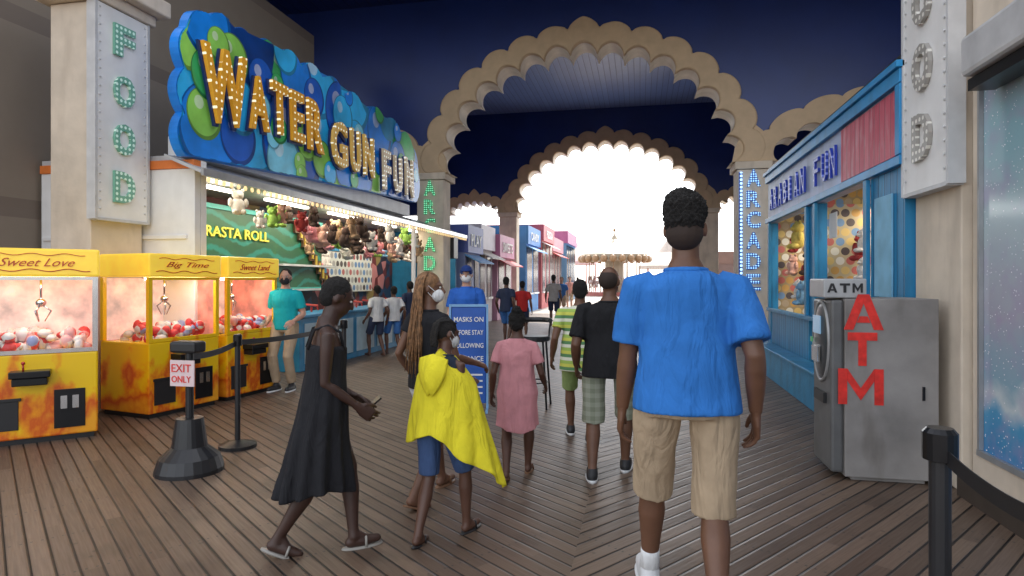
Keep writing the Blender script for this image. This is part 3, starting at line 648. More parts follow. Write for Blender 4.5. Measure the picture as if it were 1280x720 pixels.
mk('pole_head',B().box(x-.13,x+.1,y-.07,y+.07,.93,1.02),blk,bs,bev=.02)
mk('notice',B().box(x-.1,x+.11,y-.09,y-.08,.68,.88),M('notice_white_pink',(.7,.55,.55),.5),bs)
b=B(); text_b('EXIT',(x-.085,y-.091,.79),(1,0,0),(0,0,1),.17,.06,.004,.0,b=b); text_b('ONLY',(x-.085,y-.091,.71),(1,0,0),(0,0,1),.17,.05,.004,.0,b=b); mk('notice_lettering',b,red,bs)
x3,y3=g(297,5.6); stanchion(x3,y3,1.0,'black belt post beside the claw machines',.16,rad=.024)
x4,y4=g(430,7.6); stanchion(x4,y4,1.0,'black belt post next to the booth',.16,rad=.028)
belt((x3,y3,.94),(x4,y4,.94),'black belt between two posts by claw machines'); belt((x,y,.9),(x3,y3,.94),'black belt running from drum base to post')

# ---------- blue floor sign ----------
sx0,sy0=g(586,7.2); fs_=thing('floor_sign',(sx0,sy0,0),'blue health-rules floor sign with white lettering','sign')
Rr=Vector((math.cos(TH),math.sin(TH),0)); Fw=Vector((-math.sin(TH),math.cos(TH),0)); Ms=Matrix(((Rr.x,Fw.x,0,sx0),(Rr.y,Fw.y,0,sy0),(0,0,1,0),(0,0,0,1)))
mk('sign_face',B().box(-.2,.2,-.02,.02,.08,1.19).xf(Ms),M('royal_blue_sign',(.02,.1,.42),.4),fs_,bev=.01)
mk('sign_frame',B().box(-.225,-.202,-.03,.03,0,1.22).box(.202,.225,-.03,.03,0,1.22).box(-.2,.2,-.03,.03,1.192,1.22).box(-.225,-.2,-.2,.2,0,.03).box(.2,.225,-.2,.2,0,.029).xf(Ms),M('light_blue_frame',(.2,.4,.65),.4),fs_)
b=B()
for i,t in enumerate(['MASKS ON','BEFORE STAY','FOLLOWING','DISTANCE']):
    text_b(t,Ms@Vector((-.17,-.022,1.02-i*.15)),Rr,(0,0,1),.34,.055,.006,.01,b=b)
for i in range(4): b.add([Ms@Vector(p) for p in ((-.16,-.023,.4-i*.07),(.16,-.023,.4-i*.07),(.16,-.023,.42-i*.07),(-.16,-.023,.42-i*.07))],[(0,1,2,3)])
mk('lettering',b,white,fs_)
x,y=g(668,7.4); st=thing('bar_stool',(x,y,0),'tall black metal stool with round seat and backrest','stool')
mk('seat',B().tube([(x,y,.78),(x,y,.79),(x,y,.83),(x,y,.84)],[.17,.19,.19,.17],20),blk,st)
for dx,dy in ((-1,-1),(1,-1),(1,1),(-1,1)): mk('leg',B().tube([(x+dx*.12,y+dy*.12,.78),(x+dx*.17,y+dy*.17,0)],.012,8),blkm,st)
mk('footrest',B().tube([(x+.16*math.cos(a),y+.16*math.sin(a),.3) for a in [i*math.pi/8 for i in range(17)]],.009,6),blkm,st)
mk('backrest',B().tube([(x+.19*math.cos(a),y+.19*math.sin(a),1.02) for a in [i*math.pi/8 for i in range(9)]],.03,8).tube([(x-.17,y,.8),(x-.19,y,1.02)],.01,8).tube([(x+.17,y,.8),(x+.19,y,1.02)],.01,8),blk,st)

# ---------- far shops, carousel, ride ----------
fsn=[0]
def far_shop(x0,x1,y0,y1,h,cw,cf,label,txt=None,side=1,em=0):
    fsn[0]+=1; nm='shopfascia_%d'%fsn[0]
    e=thing('pier_shop',((x0+x1)/2,(y0+y1)/2,0),label,'shop','small shops lining the pier')
    fx=x1 if side>0 else x0
    mk('shop_wall',B().box(x0,x1,y0,y1,0,h),M('shopwall_%d'%fsn[0],cw,.6,scale=1.5),e)
    o=.06*side
    mk('fascia',B().box(fx,fx+o*2,y0-.03,y1+.03,h-.75,h+.1),M(nm,cf,.5,scale=2),e)
    mk('end_fascia',B().box(x0,x1-.001 if side>0 else x1,y0-.05,y0-.002,h-.75,h+.1),MC[nm],e)
    n=max(2,int((y1-y0)/1.2)); w=(y1-y0)/n
    for i in range(n):
        mk('window',B().box(fx,fx+o*.4,y0+i*w+.2,y0+(i+1)*w-.2,.9,h-.9),M('dark_shop_window',(.06,.06,.09),.15),e)
        mk('window_sill',B().box(fx,fx+o*1.4,y0+i*w+.15,y0+(i+1)*w-.15,.82,.895),white,e)
    mk('awning',B().add([(fx,y0,h-.8),(fx,y1,h-.8),(fx+.5*side,y1,h-1.05),(fx+.5*side,y0,h-1.05),(fx,y0,h-.84),(fx,y1,h-.84),(fx+.5*side,y1,h-1.09),(fx+.5*side,y0,h-1.09)],[(0,1,2,3),(7,6,5,4),(0,3,7,4),(1,5,6,2),(3,2,6,7),(0,4,5,1)]),M('awning_%d'%(fsn[0]%3),[(.5,.08,.08),(.1,.3,.6),(.6,.55,.5)][fsn[0]%3],.6),e)
    if txt:
        w_=min(2.2,(y1-y0)*.7); yy=(y0+y1)/2-w_/2
        if side>0: tb=text_b(txt,(fx+o*2,yy,h-.55),(0,1,0),(0,0,1),w_,.38,.03,.01)
        else: tb=text_b(txt,(fx+o*2,yy+w_,h-.55),(0,-1,0),(0,0,1),w_,.38,.03,.01)
        mk('lettering',tb,white,e)
    return e
far_shop(-8,-5.25,18.4,20.2,3.1,(.25,.3,.5),(.08,.12,.4),'blue ticket stall with blue fascia under the arches','PLAY')
far_shop(-8,-5.35,20.4,22.4,3.3,(.55,.5,.52),(.65,.6,.68),'white stall with red awning under the arches')
far_shop(-8,-5.2,22.6,25.2,3.1,(.5,.25,.35),(.55,.2,.35),'pink stall under the arches','SWEETS')
far_shop(-9,-5.1,28,31.5,3.9,(.06,.22,.5),(.04,.2,.5),'blue kiosk with blue fascia on the open pier','CANDY')
far_shop(-9,-5.0,32,36,4.3,(.5,.12,.12),(.55,.1,.12),'red kiosk with red fascia on the open pier','PIZZA')
far_shop(-9,-5.2,37,42,4.0,(.45,.25,.2),(.5,.2,.25),'salmon kiosk on the open pier')
far_shop(-9,-5.0,43,49,4.8,(.12,.25,.4),(.4,.12,.25),'blue and pink kiosk far along the open pier')
far_shop(3.4,7,46,56,3.4,(.18,.12,.1),(.2,.12,.09),'brown kiosk on the open pier',side=-1)
far_shop(5.2,8,12.2,15.7,3.2,(.04,.06,.15),(.03,.05,.2),'dark navy booth beside the arch pillar',side=-1)
cx,cy=g(768,60); car=thing('carousel',(cx,cy,0),'cream carousel with scalloped canopy and horses','carousel')
cream=M('carousel_cream',(.38,.31,.22),.5,scale=1)
b=B(); n=32
b.tube([(cx,cy,3.3),(cx,cy,3.9),(cx,cy,4.2),(cx,cy,5.4),(cx,cy,5.9)],[3.1,3.2,2.7,.4,.05],n)
mk('canopy',b,cream,car)
for i in range(24): mk('canopy_scallop',B().ell((cx+3.2*math.cos(i*math.pi/12),cy+3.2*math.sin(i*math.pi/12),3.5),(.35,.35,.35),n=8,m=6),M('carousel_gold',(.3,.17,.08),.4),car,smooth=True)
mk('platform',B().tube([(cx,cy,0),(cx,cy,.35)],3.1,n),M('carousel_red',(.35,.1,.08),.5),car); mk('centre_drum',B().tube([(cx,cy,.36),(cx,cy,3.3)],.9,12),cream,car)
mk('finial',B().tube([(cx,cy,5.85),(cx,cy,6.8)],[.06,.02],6).ell((cx,cy,6.3),(.15,.15,.15)),MC['carousel_gold'],car)
for i in range(12):
    a=i*math.pi/6; hx=cx+2.4*math.cos(a); hy=cy+2.4*math.sin(a)
    mk('pole',B().tube([(hx,hy,.36),(hx,hy,3.35)],.04,6),MC['carousel_gold'],car)
    q=B().ell((0,0,1.3),(.42,.17,.2)).caps((.35,0,1.4),(.55,0,1.8),.12,.08).caps((.55,0,1.82),(.75,0,1.7),.08,.05)
    for lx,lz in ((.3,.75),(-.3,.8),(.25,.8),(-.35,.72)): q.caps((lx,.08 if lx*lz>0 else -.08,1.2),(lx*1.3,.08,lz),.06,.03)
    q.caps((-.4,0,1.4),(-.6,0,1.05),.06,.03); q.xf(Matrix.Translation((hx,hy,0))@Matrix.Rotation(a+math.pi/2,4,'Z'))
    mk('horse',q,M('horse_paint',(.3,.2,.18),.4),car,smooth=True)
# striped tents beyond the carousel
for i,(px_,d_,h_,lab) in enumerate(((835,72,6.2,'pale striped ride tent beyond the carousel'),(712,78,7.5,'pale pink ride tent beyond the carousel'))):
    tx,ty=g(px_,d_); tt=thing('ride_tent',(tx,ty,0),lab,'tent')
    mk('tent_roof',B().tube([(tx,ty,h_*.45),(tx,ty,h_*.5),(tx,ty,h_*.75),(tx,ty,h_)],[3.4,3.4,1.3,.05],16),M('tent_pale_%d'%i,[(.5,.42,.36),(.55,.36,.36)][i],.6),tt)
    for k in range(8): mk('tent_pole',B().tube([(tx+3.2*math.cos(k*.785),ty+3.2*math.sin(k*.785),0),(tx+3.2*math.cos(k*.785),ty+3.2*math.sin(k*.785),h_*.46)],.08,6),MC['carousel_red'],tt)
tx,ty=g(884,40); tw=thing('ride_tower',(tx,ty,0),'pink and red lattice ride tower beyond the arches','tower')
b=B()
for dx in (-.5,.5):
    for dy in (-.5,.5): b.tube([(tx+dx,ty+dy,0),(tx+dx*.6,ty+dy*.6,8.4)],.07,6)
for i in range(11):
    z=i*.75; s_=.5*(1-.4*z/8.4); 
    b.tube([(tx-s_,ty-s_,z),(tx+s_,ty-s_,z+.75)],.04,5).tube([(tx+s_,ty-s_,z),(tx-s_,ty-s_,z+.75)],.04,5).tube([(tx-s_,ty-s_,z),(tx+s_,ty-s_,z)],.04,5)
mk('lattice_mast',b,M('pink_steel',(.5,.12,.12),.4),tw); mk('mast_head',B().tube([(tx,ty,8.4),(tx,ty,8.7),(tx,ty,9.6)],[.6,.6,.05],10),M('tower_white',(.5,.5,.5),.4),tw)

# ---------- PEOPLE ----------
def skinmat(name,c): return M('skin_'+name,c,.48,var=.14,scale=9,bump=.05)
SK={'dark':skinmat('dark',(.10,.045,.028)),'brown':skinmat('brown',(.15,.07,.04)),'light':skinmat('light',(.5,.28,.2)),'deep':skinmat('deep',(.05,.023,.016))}
hairm=M('hair_black',(.01,.008,.007),.8,bump=1,scale=45)
tex=bpy.data.textures.new('folds','CLOUDS'); tex.noise_scale=.2; tex.noise_depth=1
texh=bpy.data.textures.new('curls','CLOUDS'); texh.noise_scale=.013; texh.noise_depth=1
def remesh(b,vox,smooth=4,disp=0,tx=None):
    me=bpy.data.meshes.new('r'); me.from_pydata(b.v,[],b.f)
    bm=bmesh.new(); bm.from_mesh(me); bmesh.ops.recalc_face_normals(bm,faces=bm.faces); bm.to_mesh(me); bm.free()
    o=bpy.data.objects.new('r',me); col.objects.link(o)
    m=o.modifiers.new('r','REMESH'); m.mode='VOXEL'; m.voxel_size=vox
    if smooth: m=o.modifiers.new('s','SMOOTH'); m.factor=.5; m.iterations=smooth
    if disp: m=o.modifiers.new('d','DISPLACE'); m.texture=tx or tex; m.strength=disp; m.mid_level=.5; m.texture_coords='LOCAL'
    bpy.context.view_layer.update()
    r=bpy.data.meshes.new_from_object(o.evaluated_get(bpy.context.evaluated_depsgraph_get()))
    q=B(); q.v=[tuple(v.co) for v in r.vertices]; q.f=[tuple(p.vertices) for p in r.polygons]
    bpy.data.objects.remove(o); bpy.data.meshes.remove(me); bpy.data.meshes.remove(r)
    return q
def ik(a,t,l1,l2,bend):
    a=Vector(a);t=Vector(t);d=t-a;L=min(d.length,(l1+l2)*.998); d.normalize()
    x=(l1*l1-l2*l2+L*L)/(2*L); h=math.sqrt(max(0,l1*l1-x*x)); bd=Vector(bend); bd=(bd-d*bd.dot(d)).normalized()
    return a+d*x+bd*h, a+d*L
def hand(wr,d,thumbdir,inward,s,curl=1.,vox=.0035):
    b=B(); d=Vector(d).normalized(); th=Vector(thumbdir); th=(th-d*th.dot(d)).normalized(); n=Vector(inward); n=(n-d*n.dot(d)-th*n.dot(th)).normalized()
    wr=Vector(wr); kn=wr+d*.095*s
    b.loft([(wr-d*.03*s,th*.025*s,n*.022*s),(wr,th*.028*s,n*.02*s),(wr+d*.04*s,th*.042*s,n*.017*s),(kn,th*.044*s,n*.014*s),(kn+d*.008*s,th*.036*s,n*.008*s)],14)
    for i,(o,l) in enumerate(((.032,.072),(.011,.082),(-.011,.076),(-.031,.06))):
        p=kn+th*o*s-d*.01*s; a1=R(18+8*i*.6)*curl; a2=R(50+6*i)*curl; a3=R(75+6*i)*curl
        dd=lambda a:(d*math.cos(a)+n*math.sin(a)+th*o*1.0).normalized()
        p1=p+dd(a1)*l*.5*s; p2=p1+dd(a2)*l*.32*s; p3=p2+dd(a3)*l*.25*s
        b.caps(p,p1,.0095*s,.0085*s,8); b.caps(p1,p2,.0085*s,.0078*s,8); b.caps(p2,p3,.0078*s,.0065*s,8)
    p=wr+d*.025*s+th*.03*s; p1=p+(d*.8+th*.45+n*.3).normalized()*.045*s; p2=p1+(d*.95+th*.05+n*.3).normalized()*.032*s
    b.caps(p,p1,.015*s,.011*s,8); b.caps(p1,p2,.011*s,.008*s,8)
    return remesh(b,vox*s,1) if vox else b
def person(pos,face,H,skin,label,feet,hands,lean=0,slean=0,headturn=0,headpitch=0,build=1.,pelvis=None,female=False,
           clothes=(),hair='short',shoes=None,mask=None,eyes=False,vox=.009,detail=True,group=None,lift=(0,0),handdir=(None,None),hatcol=None,curl=(.7,.7),headroll=0,ebend=.12,neck=0):
    s=H/1.73; W=build
    hz=.93*s if pelvis is None else pelvis[2]*s
    P=Vector((0 if pelvis is None else pelvis[0]*s,0 if pelvis is None else pelvis[1]*s,hz))
    d=Vector((math.sin(slean),math.sin(lean)*math.cos(slean),math.cos(lean)*math.cos(slean))).normalized()
    X_=Vector((1,0,0)); X_=(X_-d*X_.dot(d)).normalized(); Y_=d.cross(X_)
    at=lambda t,x=0,y=0:P+d*t*s+X_*x*s*W+Y_*y*s
    body=B()
    hw=(.1 if not female else .105)
    sh=(.18 if not female else .155)
    rings=[(-.1,.125,.09,0),(-.02,.155 if not female else .165,.105,-.01),(.1,.138 if not female else .128,.095,0),(.2,.14 if not female else .125,.092,.005),(.33,.158 if not female else .138,.1,.01),(.40,.155 if not female else .135,.085,.0),(.445,.115,.07,-.005),(.475,.075,.06,-.005),(.52,.056,.056,0)]
    body.loft([(at(t,0,y),X_*rx*s*W,Y_*ry*s*(.5+.5*W)) for t,rx,ry,y in rings],20)
    HD=Vector((math.sin(headroll),math.sin(headpitch+lean*.6)*1.0,math.cos(headpitch+lean*.6))).normalized()
    HCn=at(.515)+HD*(.13+neck)*s
    body.caps(at(.45),HCn-HD*.03*s,.059*s,.054*s,14)
    f=Vector((math.sin(headturn)*-1,math.cos(headturn),0)); f=(f-HD*f.dot(HD)).normalized(); rt=f.cross(HD)
    M3=Matrix((rt,f,HD)).transposed(); hp=lambda x,y,z:HCn+M3@(Vector((x,y,z))*s)
    body.ell(hp(0,-.012,.025),(.077*s,.094*s,.1*s),M3,20,14); body.ell(hp(0,.028,-.035),(.06*s,.066*s,.08*s),M3,16,12)
    body.ell(hp(0,.05,-.085),(.035*s,.035*s,.025*s),M3,10,8)
    if detail:
        body.caps(hp(0,.09,.02),hp(0,.108,-.018),.009*s,.016*s,8); body.ell(hp(0,.094,-.022),(.02*s,.014*s,.01*s),M3,8,6)
        body.ell(hp(0,.084,.035),(.055*s,.014*s,.012*s),M3,12,6)
        body.ell(hp(0,.088,-.052),(.026*s,.012*s,.007*s),M3,10,6); body.ell(hp(0,.086,-.064),(.022*s,.013*s,.008*s),M3,10,6)
        for sx_ in (-1,1): body.ell(hp(sx_*.079,-.005,-.005),(.012*s,.02*s,.032*s),M3,8,6)
    J={}
    lens=(.435*s,.42*s)
    for i,sx_ in enumerate((-1,1)):
        hip=P+X_*sx_*hw*s*W-Vector((0,0,.03*s)); fx,fy,fz=feet[i]; ank=Vector((fx*s,fy*s,(.085+fz)*s))
        kn,ank=ik(hip,ank,lens[0],lens[1],(sx_*.08,1,0)); J['hip%d'%i]=hip;J['kn%d'%i]=kn;J['an%d'%i]=ank
        body.tube([hip+Vector((0,0,.04*s)),hip.lerp(kn,.15),hip.lerp(kn,.55),kn.lerp(hip,.1),kn,kn.lerp(ank,.12),kn.lerp(ank,.33),kn.lerp(ank,.65),kn.lerp(ank,.92),ank-(ank-kn).normalized()*-.02*s],
          [q*s*(.6+.4*W) for q in (.075,.086,.072,.057,.053,.05,.056,.042,.034,.036)],16)
        pit=lift[i]; fd=Vector((sx_*.12,math.cos(pit),-math.sin(pit))).normalized(); heel=ank+Vector((0,-.02*s,0))-Vector((0,0,.045*s))*math.cos(pit)+Vector((0,-.04*s,0))*math.sin(pit)
        toe=heel+fd*.17*s; J['heel%d'%i]=heel;J['toe%d'%i]=toe; J['fd%d'%i]=fd
        body.caps(ank,heel+fd*.02*s,.036*s,.034*s,12); body.caps(heel,heel.lerp(toe,.6),.034*s,.036*s,12); body.caps(heel.lerp(toe,.5),toe,.036*s,.026*s,12); body.caps(ank+fd*.02*s,heel.lerp(toe,.65),.03*s,.025*s,10)
    hb=[]
    for i,sx_ in enumerate((-1,1)):
        shp=at(.415,sx_*sh/1,-.005); hx,hy,hz_=hands[i]; wr=Vector((hx*s,hy*s,hz_*s)); el,wr=ik(shp,wr,.29*s,.255*s,(sx_*ebend,-1,-.1))
        J['sh%d'%i]=shp;J['el%d'%i]=el;J['wr%d'%i]=wr
        k_=(.55+.45*W)*(.86 if female else 1)
        body.tube([shp-X_*sx_*.06*s+d*.008*s,shp-d*.006*s,shp.lerp(el,.3),shp.lerp(el,.65),el,el.lerp(wr,.2),el.lerp(wr,.5),el.lerp(wr,.9),wr],[q*s*k_ for q in (.047,.05,.049,.043,.037,.04,.037,.027,.025)],14)
        hd=handdir[i] or (wr-el)
        inw=Vector((-sx_,0,0)) if abs(Vector(hd).normalized().x)<.8 else Vector((0,0,-1))
        if detail: hb.append(hand(wr,hd,(0,1,.15) if abs(Vector(hd).normalized().y)<.85 else (-sx_,.0,.6),inw if abs(Vector(hd).normalized().y)<.85 else Vector((0,0,-1)),s*1.03,curl[i]))
        else:
            hv=hand(wr,hd,(0,1,.1),Vector((-sx_,0,0)),s,curl[i],0); body.add(hv.v,hv.f)
    q=remesh(body,vox*s,3)
    for h in hb: q.add(h.v,h.f)
    me=mesh_of(q,'person',SK[skin],True); o=link('person',me,loc=(pos[0],pos[1],0),label=label,cat='person',group=group)
    o.rotation_euler=(0,0,face)
    def child(name,bb,mat,vx=None,sm=4,disp=.0,tx=None):
        qq=remesh(bb,(vx or vox)*s,sm,disp,tx); c=link(name,mesh_of(qq,name,mat,True)); c.parent=o; return c
    def sleeve(bb,i,frac,r0,r1):
        a=J['sh%d'%i]; e=J['el%d'%i]; w=J['wr%d'%i]
        sx_=-1 if i==0 else 1; a0=a-X_*sx_*.075*s+d*.014*s; a1=a-d*.004*s-X_*sx_*.006*s
        if frac<=1: p=a.lerp(e,frac); bb.tube([a0,a1,a.lerp(e,frac*.45),p],[r0*.95*s,r0*s,(r0*.6+r1*.4)*s,r1*s],16)
        else:
            p=e.lerp(w,frac-1); bb.tube([a0,a1,a.lerp(e,.5),e,p],[r0*.95*s,r0*s,r0*.9*s,(r0+r1)/2*s,r1*s],16)
    for c in clothes:
        kind,mat=c['kind'],c['mat']; bb=B(); e=c.get('ease',.016)
        if kind=='shirt':
            bot=c.get('bottom',-.1); fl=c.get('flare',.0)
            rr=[(bot,.158+fl,.118+fl*.6,-.005),(bot*.5+.02,.158+fl*.7,.112+fl*.4,-.005),(.12,.148+fl*.5,.104+fl*.3,0),(.22,.15,.1,.004),(.33,.163,.11,.01),(.40,.16,.1,.0),(.44,.132,.085,-.005),(.468,.1,.073,-.003),(.482,.072,.06,-.002)]
            if female: rr=[(t,a*.94 if t>.1 else a,b_,y) for t,a,b_,y in rr]
            bb.loft([(at(t,0,y),X_*(rx*W+e)*s,Y_*(ry*(.5+.5*W)+e)*s) for t,rx,ry,y in rr],24)
            if c.get('sleeve',.6)>0:
                for i in (0,1): sleeve(bb,i,c.get('sleeve',.6),c.get('sr',.064),c.get('sr2',.066))
            child('shirt',bb,mat,disp=c.get('disp',.014))
            n_=24; cc=at(.482,0,-.004); ring=B().tube([cc+X_*(.064*W+e*.5)*s*math.cos(t)+Y_*(.062*(.5+.5*W)+e*.5)*s*math.sin(t) for t in [2*math.pi*k/n_ for k in range(n_+1)]],.011*s,8)
            cl_=link('collar',mesh_of(ring,'collar',mat,True)); cl_.parent=o
        elif kind=='shorts':
            top=c.get('top',.02)
            bb.loft([(at(t,0,y),X_*(rx*W+e)*s,Y_*(ry*(.5+.5*W)+e)*s) for t,rx,ry,y in [(top,.15,.1,0),(-.04,.158,.108,-.008),(-.11,.152,.102,-.005)]],24)
            fr=c.get('len',.8)
            for i in (0,1):
                h=J['hip%d'%i]; k2=J['kn%d'%i]; an=J['an%d'%i]
                if fr<=1.12: 
                    p=h+(k2-h)*fr; bb.tube([h+Vector((0,0,.05*s)),h.lerp(p,.2),h.lerp(p,.6),p],[.085*s,.098*s,(.092+c.get('cuff',.088))*.5*s,c.get('cuff',.088)*s],18)
                else:
                    p=k2.lerp(an,fr-1); bb.tube([h+Vector((0,0,.05*s)),h.lerp(k2,.2),h.lerp(k2,.6),k2,k2.lerp(p,.5),p],[.085*s,.096*s,.08*s,.07*s,.064*s,c.get('cuff',.06)*s],18)
            child('shorts' if fr<=1.12 else 'trousers',bb,mat,disp=c.get('disp',.015))
        elif kind=='dress':
            zh=c['hem']*s; T=c.get('top',.40); pts=[]
            for t,rx,ry in c.get('rings',[(T,.142,.092),(.33,.147,.108),(.2,.14,.108),(.08,.152,.118),(-.05,.175,.13)]): pts.append((at(t,0,.004),X_*(rx*W+e)*s,Y_*(ry+e)*s))
            low=at(-.05); cen=c.get('hemc',(0,0)); hr=c.get('hemr',(.24,.2))
            for q_ in (.3,.6,.85,1):
                ctr=Vector((low.x+(cen[0]*s-low.x)*q_,low.y+(cen[1]*s-low.y)*q_,low.z+(zh-low.z)*q_)); rx=.19+(hr[0]-.19)*q_; ry=.145+(hr[1]-.145)*q_
                pts.append((ctr,Vector((1,0,0))*rx*s,Vector((0,1,0))*ry*s))
            pts=pts[::-1]; n_=64
            vs=[];
            for ri,(c0,a_,b_) in enumerate(pts):
                amt=max(0,1-ri/6.)*c.get('pleat',.07)
                for k_ in range(n_):
                    t=2*math.pi*k_/n_; m_=1+amt*math.sin(t*c.get('npl',9)+ri*.3)+amt*.4*math.sin(t*5+2); vs.append(Vector(c0)+Vector(a_)*math.cos(t)*m_+Vector(b_)*math.sin(t)*m_+Vector((0,0,.03*s*math.sin(t*2+1) if ri==0 else 0)))
            fs2=[]
            for i in range(len(pts)-1):
                for k_ in range(n_): k2=(k_+1)%n_; fs2.append((i*n_+k_,i*n_+k2,(i+1)*n_+k2,(i+1)*n_+k_))
            fs2.append(tuple(range(n_-1,-1,-1))); fs2.append(tuple((len(pts)-1)*n_+k_ for k_ in range(n_)))
            bb.add(vs,fs2)
            if c.get('sleeve',0):
                bb.loft([(at(t,0,0),X_*rx*s*W,Y_*ry*s) for t,rx,ry in [(.36,.165,.115),(.41,.16,.102),(.455,.12,.09),(.49,.078,.072)]],20)
                for i in (0,1): sleeve(bb,i,c['sleeve'],.056,.062)
            child('dress',bb,mat,sm=2,disp=.014)
            if c.get('straps'):
                for sx_ in (-1,1):
                    cc=link('strap',mesh_of(B().tube([at(T-.03,sx_*.085,.1),at(.43,sx_*.088,.072),at(.468,sx_*.08,.0),at(.44,sx_*.078,-.08),at(T-.03,sx_*.07,-.112)],.009*s,8),'strap',mat,True)); cc.parent=o
    if shoes:
        for i in (0,1):
            bb=B(); h=J['heel%d'%i];t=J['toe%d'%i];an=J['an%d'%i];fd=J['fd%d'%i]
            if shoes[0]=='sneaker':
                bb.caps(h,h.lerp(t,.5),.046*s,.045*s,12); bb.caps(h.lerp(t,.5),t+fd*.015*s,.045*s,.034*s,12); bb.caps(an+fd*.015*s,h.lerp(t,.55),.045*s,.036*s,12); bb.caps(an-Vector((0,0,.01*s)),h,.045*s,.046*s,12)
                child('shoe',bb,shoes[1],vx=.006,sm=2)
                up=fd.cross(X_).normalized(); up=up if up.z>0 else -up
                sb=B().loft([(h.lerp(t,.45)-up*.044*s,fd*.145*s,X_*.047*s),(h.lerp(t,.45)-up*.022*s,fd*.148*s,X_*.05*s)],20); c_=link('shoe_sole',mesh_of(sb,'shoe_sole',shoes[2],True)); c_.parent=o
                if len(shoes)>3:
                    sb=B().tube([an-Vector((0,0,.02*s)),an.lerp(J['kn%d'%i],.15),an.lerp(J['kn%d'%i],.22)],[.042*s,.042*s,.041*s],14); c_=link('sock',mesh_of(sb,'sock',shoes[3],True)); c_.parent=o
            else:
                up=fd.cross(X_).normalized(); up=up if up.z>0 else -up; mid=h.lerp(t,.45)
                sb=B().loft([(mid-up*.044*s,fd*.13*s,X_*.042*s),(mid-up*.03*s,fd*.13*s,X_*.042*s)],20).tube([mid+fd*.02*s-X_*.04*s-up*.03*s,mid+fd*.02*s-X_*.03*s+up*.026*s,mid+fd*.02*s+X_*.03*s+up*.026*s,mid+fd*.02*s+X_*.04*s-up*.03*s],.008*s,8)
                c_=link('sandal',mesh_of(sb,'sandal',shoes[1],True)); c_.parent=o
    bb=B()
    if hair=='hightop':
        bb.ell(hp(0,-.012,.078),(.089*s,.1*s,.082*s),M3,20,14); bb.ell(hp(-.01,-.01,.11),(.075*s,.088*s,.062*s),M3); bb.ell(hp(0,-.04,.03),(.083*s,.078*s,.065*s),M3)
        child('hair',bb,hairm,vx=.005,sm=2,disp=.024,tx=texh)
        bb=B().ell(hp(0,-.045,-.025),(.0765*s,.066*s,.07*s),M3); child('hair_fade',bb,M('hair_fade',(.03,.017,.012),.8),vx=.007,sm=1)
    elif hair=='short':
        bb.ell(hp(0,-.022,.036),(.081*s,.094*s,.096*s),M3,20,14); bb.ell(hp(0,-.045,-.01),(.074*s,.066*s,.07*s),M3)
        child('hair',bb,hairm,vx=.007,sm=1,disp=.009,tx=texh)
    elif hair=='bald':
        bb.ell(hp(0,-.03,.02),(.079*s,.083*s,.085*s),M3,20,14); child('hair',bb,M('cropped_hair',(.03,.018,.013),.8),vx=.007,sm=1)
    elif hair=='afrobun':
        bb.ell(hp(0,-.02,.04),(.086*s,.1*s,.1*s),M3,20,14); bb.ell(hp(0,-.07,-.02),(.07*s,.055*s,.06*s),M3); bb.ell(hp(0,-.06,.13),(.05*s,.05*s,.045*s),M3)
        child('hair',bb,hairm,vx=.006,sm=1,disp=.02,tx=texh)
    elif hair=='cornrow':
        bb.ell(hp(0,-.02,.034),(.083*s,.097*s,.1*s),M3,20,14)
        for i in range(9):
            a=-.064+.016*i; bb.tube([hp(a*.9,.05,.09),hp(a,-.02,.132-abs(a)*.5),hp(a,-.09,.08),hp(a*.9,-.105,.0),hp(a*.8,-.1,-.07-.02*(i%3)),hp(a*.9,-.09,-.11)],[.008*s,.011*s,.011*s,.011*s,.01*s,.006*s],7)
        child('hair',bb,hairm,vx=.006,sm=1,disp=.006,tx=texh)
    elif hair=='braids':
        bb.ell(hp(0,-.02,.034),(.083*s,.098*s,.1*s),M3,20,14); child('hair',bb,hatcol or hairm,vx=.007,sm=1,disp=.005,tx=texh)
        sb=B(); rnd=random.Random(3)
        for i in range(110):
            a=rnd.uniform(-2.7,2.7)*.5+math.pi; rr=.088+.02*rnd.random(); x0=math.sin(a)*rr; y0=math.cos(a)*rr
            L_b=rnd.uniform(.42,.62); pts=[hp(x0*.5,y0*.4,.125),hp(x0,y0,.06),hp(x0*1.12,y0*1.12,-.05)]
            p=pts[-1]; dx=rnd.uniform(-.012,.012)
            for k_ in range(4): p=p+Vector((dx+rnd.uniform(-.006,.006),rnd.uniform(-.02,.0),-L_b/4))*s; pts.append(p)
            sb.tube(pts,[.0055*s]*5+[.005*s,.003*s],5)
        cc=link('braids',mesh_of(sb,'braids',hatcol,True),kind='stuff'); cc.parent=o
    elif hair=='cap':
        bb.ell(hp(0,-.01,.05),(.086*s,.103*s,.085*s),M3,20,14); child('cap',bb,hatcol,vx=.007,sm=1)
        sb=B().loft([(hp(0,.09,.058),M3@Vector((.07*s,0,0)),M3@Vector((0,.07*s,-.01*s))),(hp(0,.09,.066),M3@Vector((.07*s,0,0)),M3@Vector((0,.07*s,-.01*s)))],18); cc=link('cap_brim',mesh_of(sb,'cap_brim',hatcol,True)); cc.parent=o
    if mask:
        bb=B().ell(hp(0,.052,-.045),(.064*s,.062*s,.058*s),M3); child('face_mask',bb,mask,vx=.006,sm=2)
        for sx_ in (-1,1):
            sb=B().tube([hp(sx_*.06,.05,-.02),hp(sx_*.084,.0,.02)],.003*s,5).tube([hp(sx_*.055,.045,-.075),hp(sx_*.082,-.0,-.03)],.003*s,5)
            cc=link('mask_loop',mesh_of(sb,'mask_loop',mask)); cc.parent=o
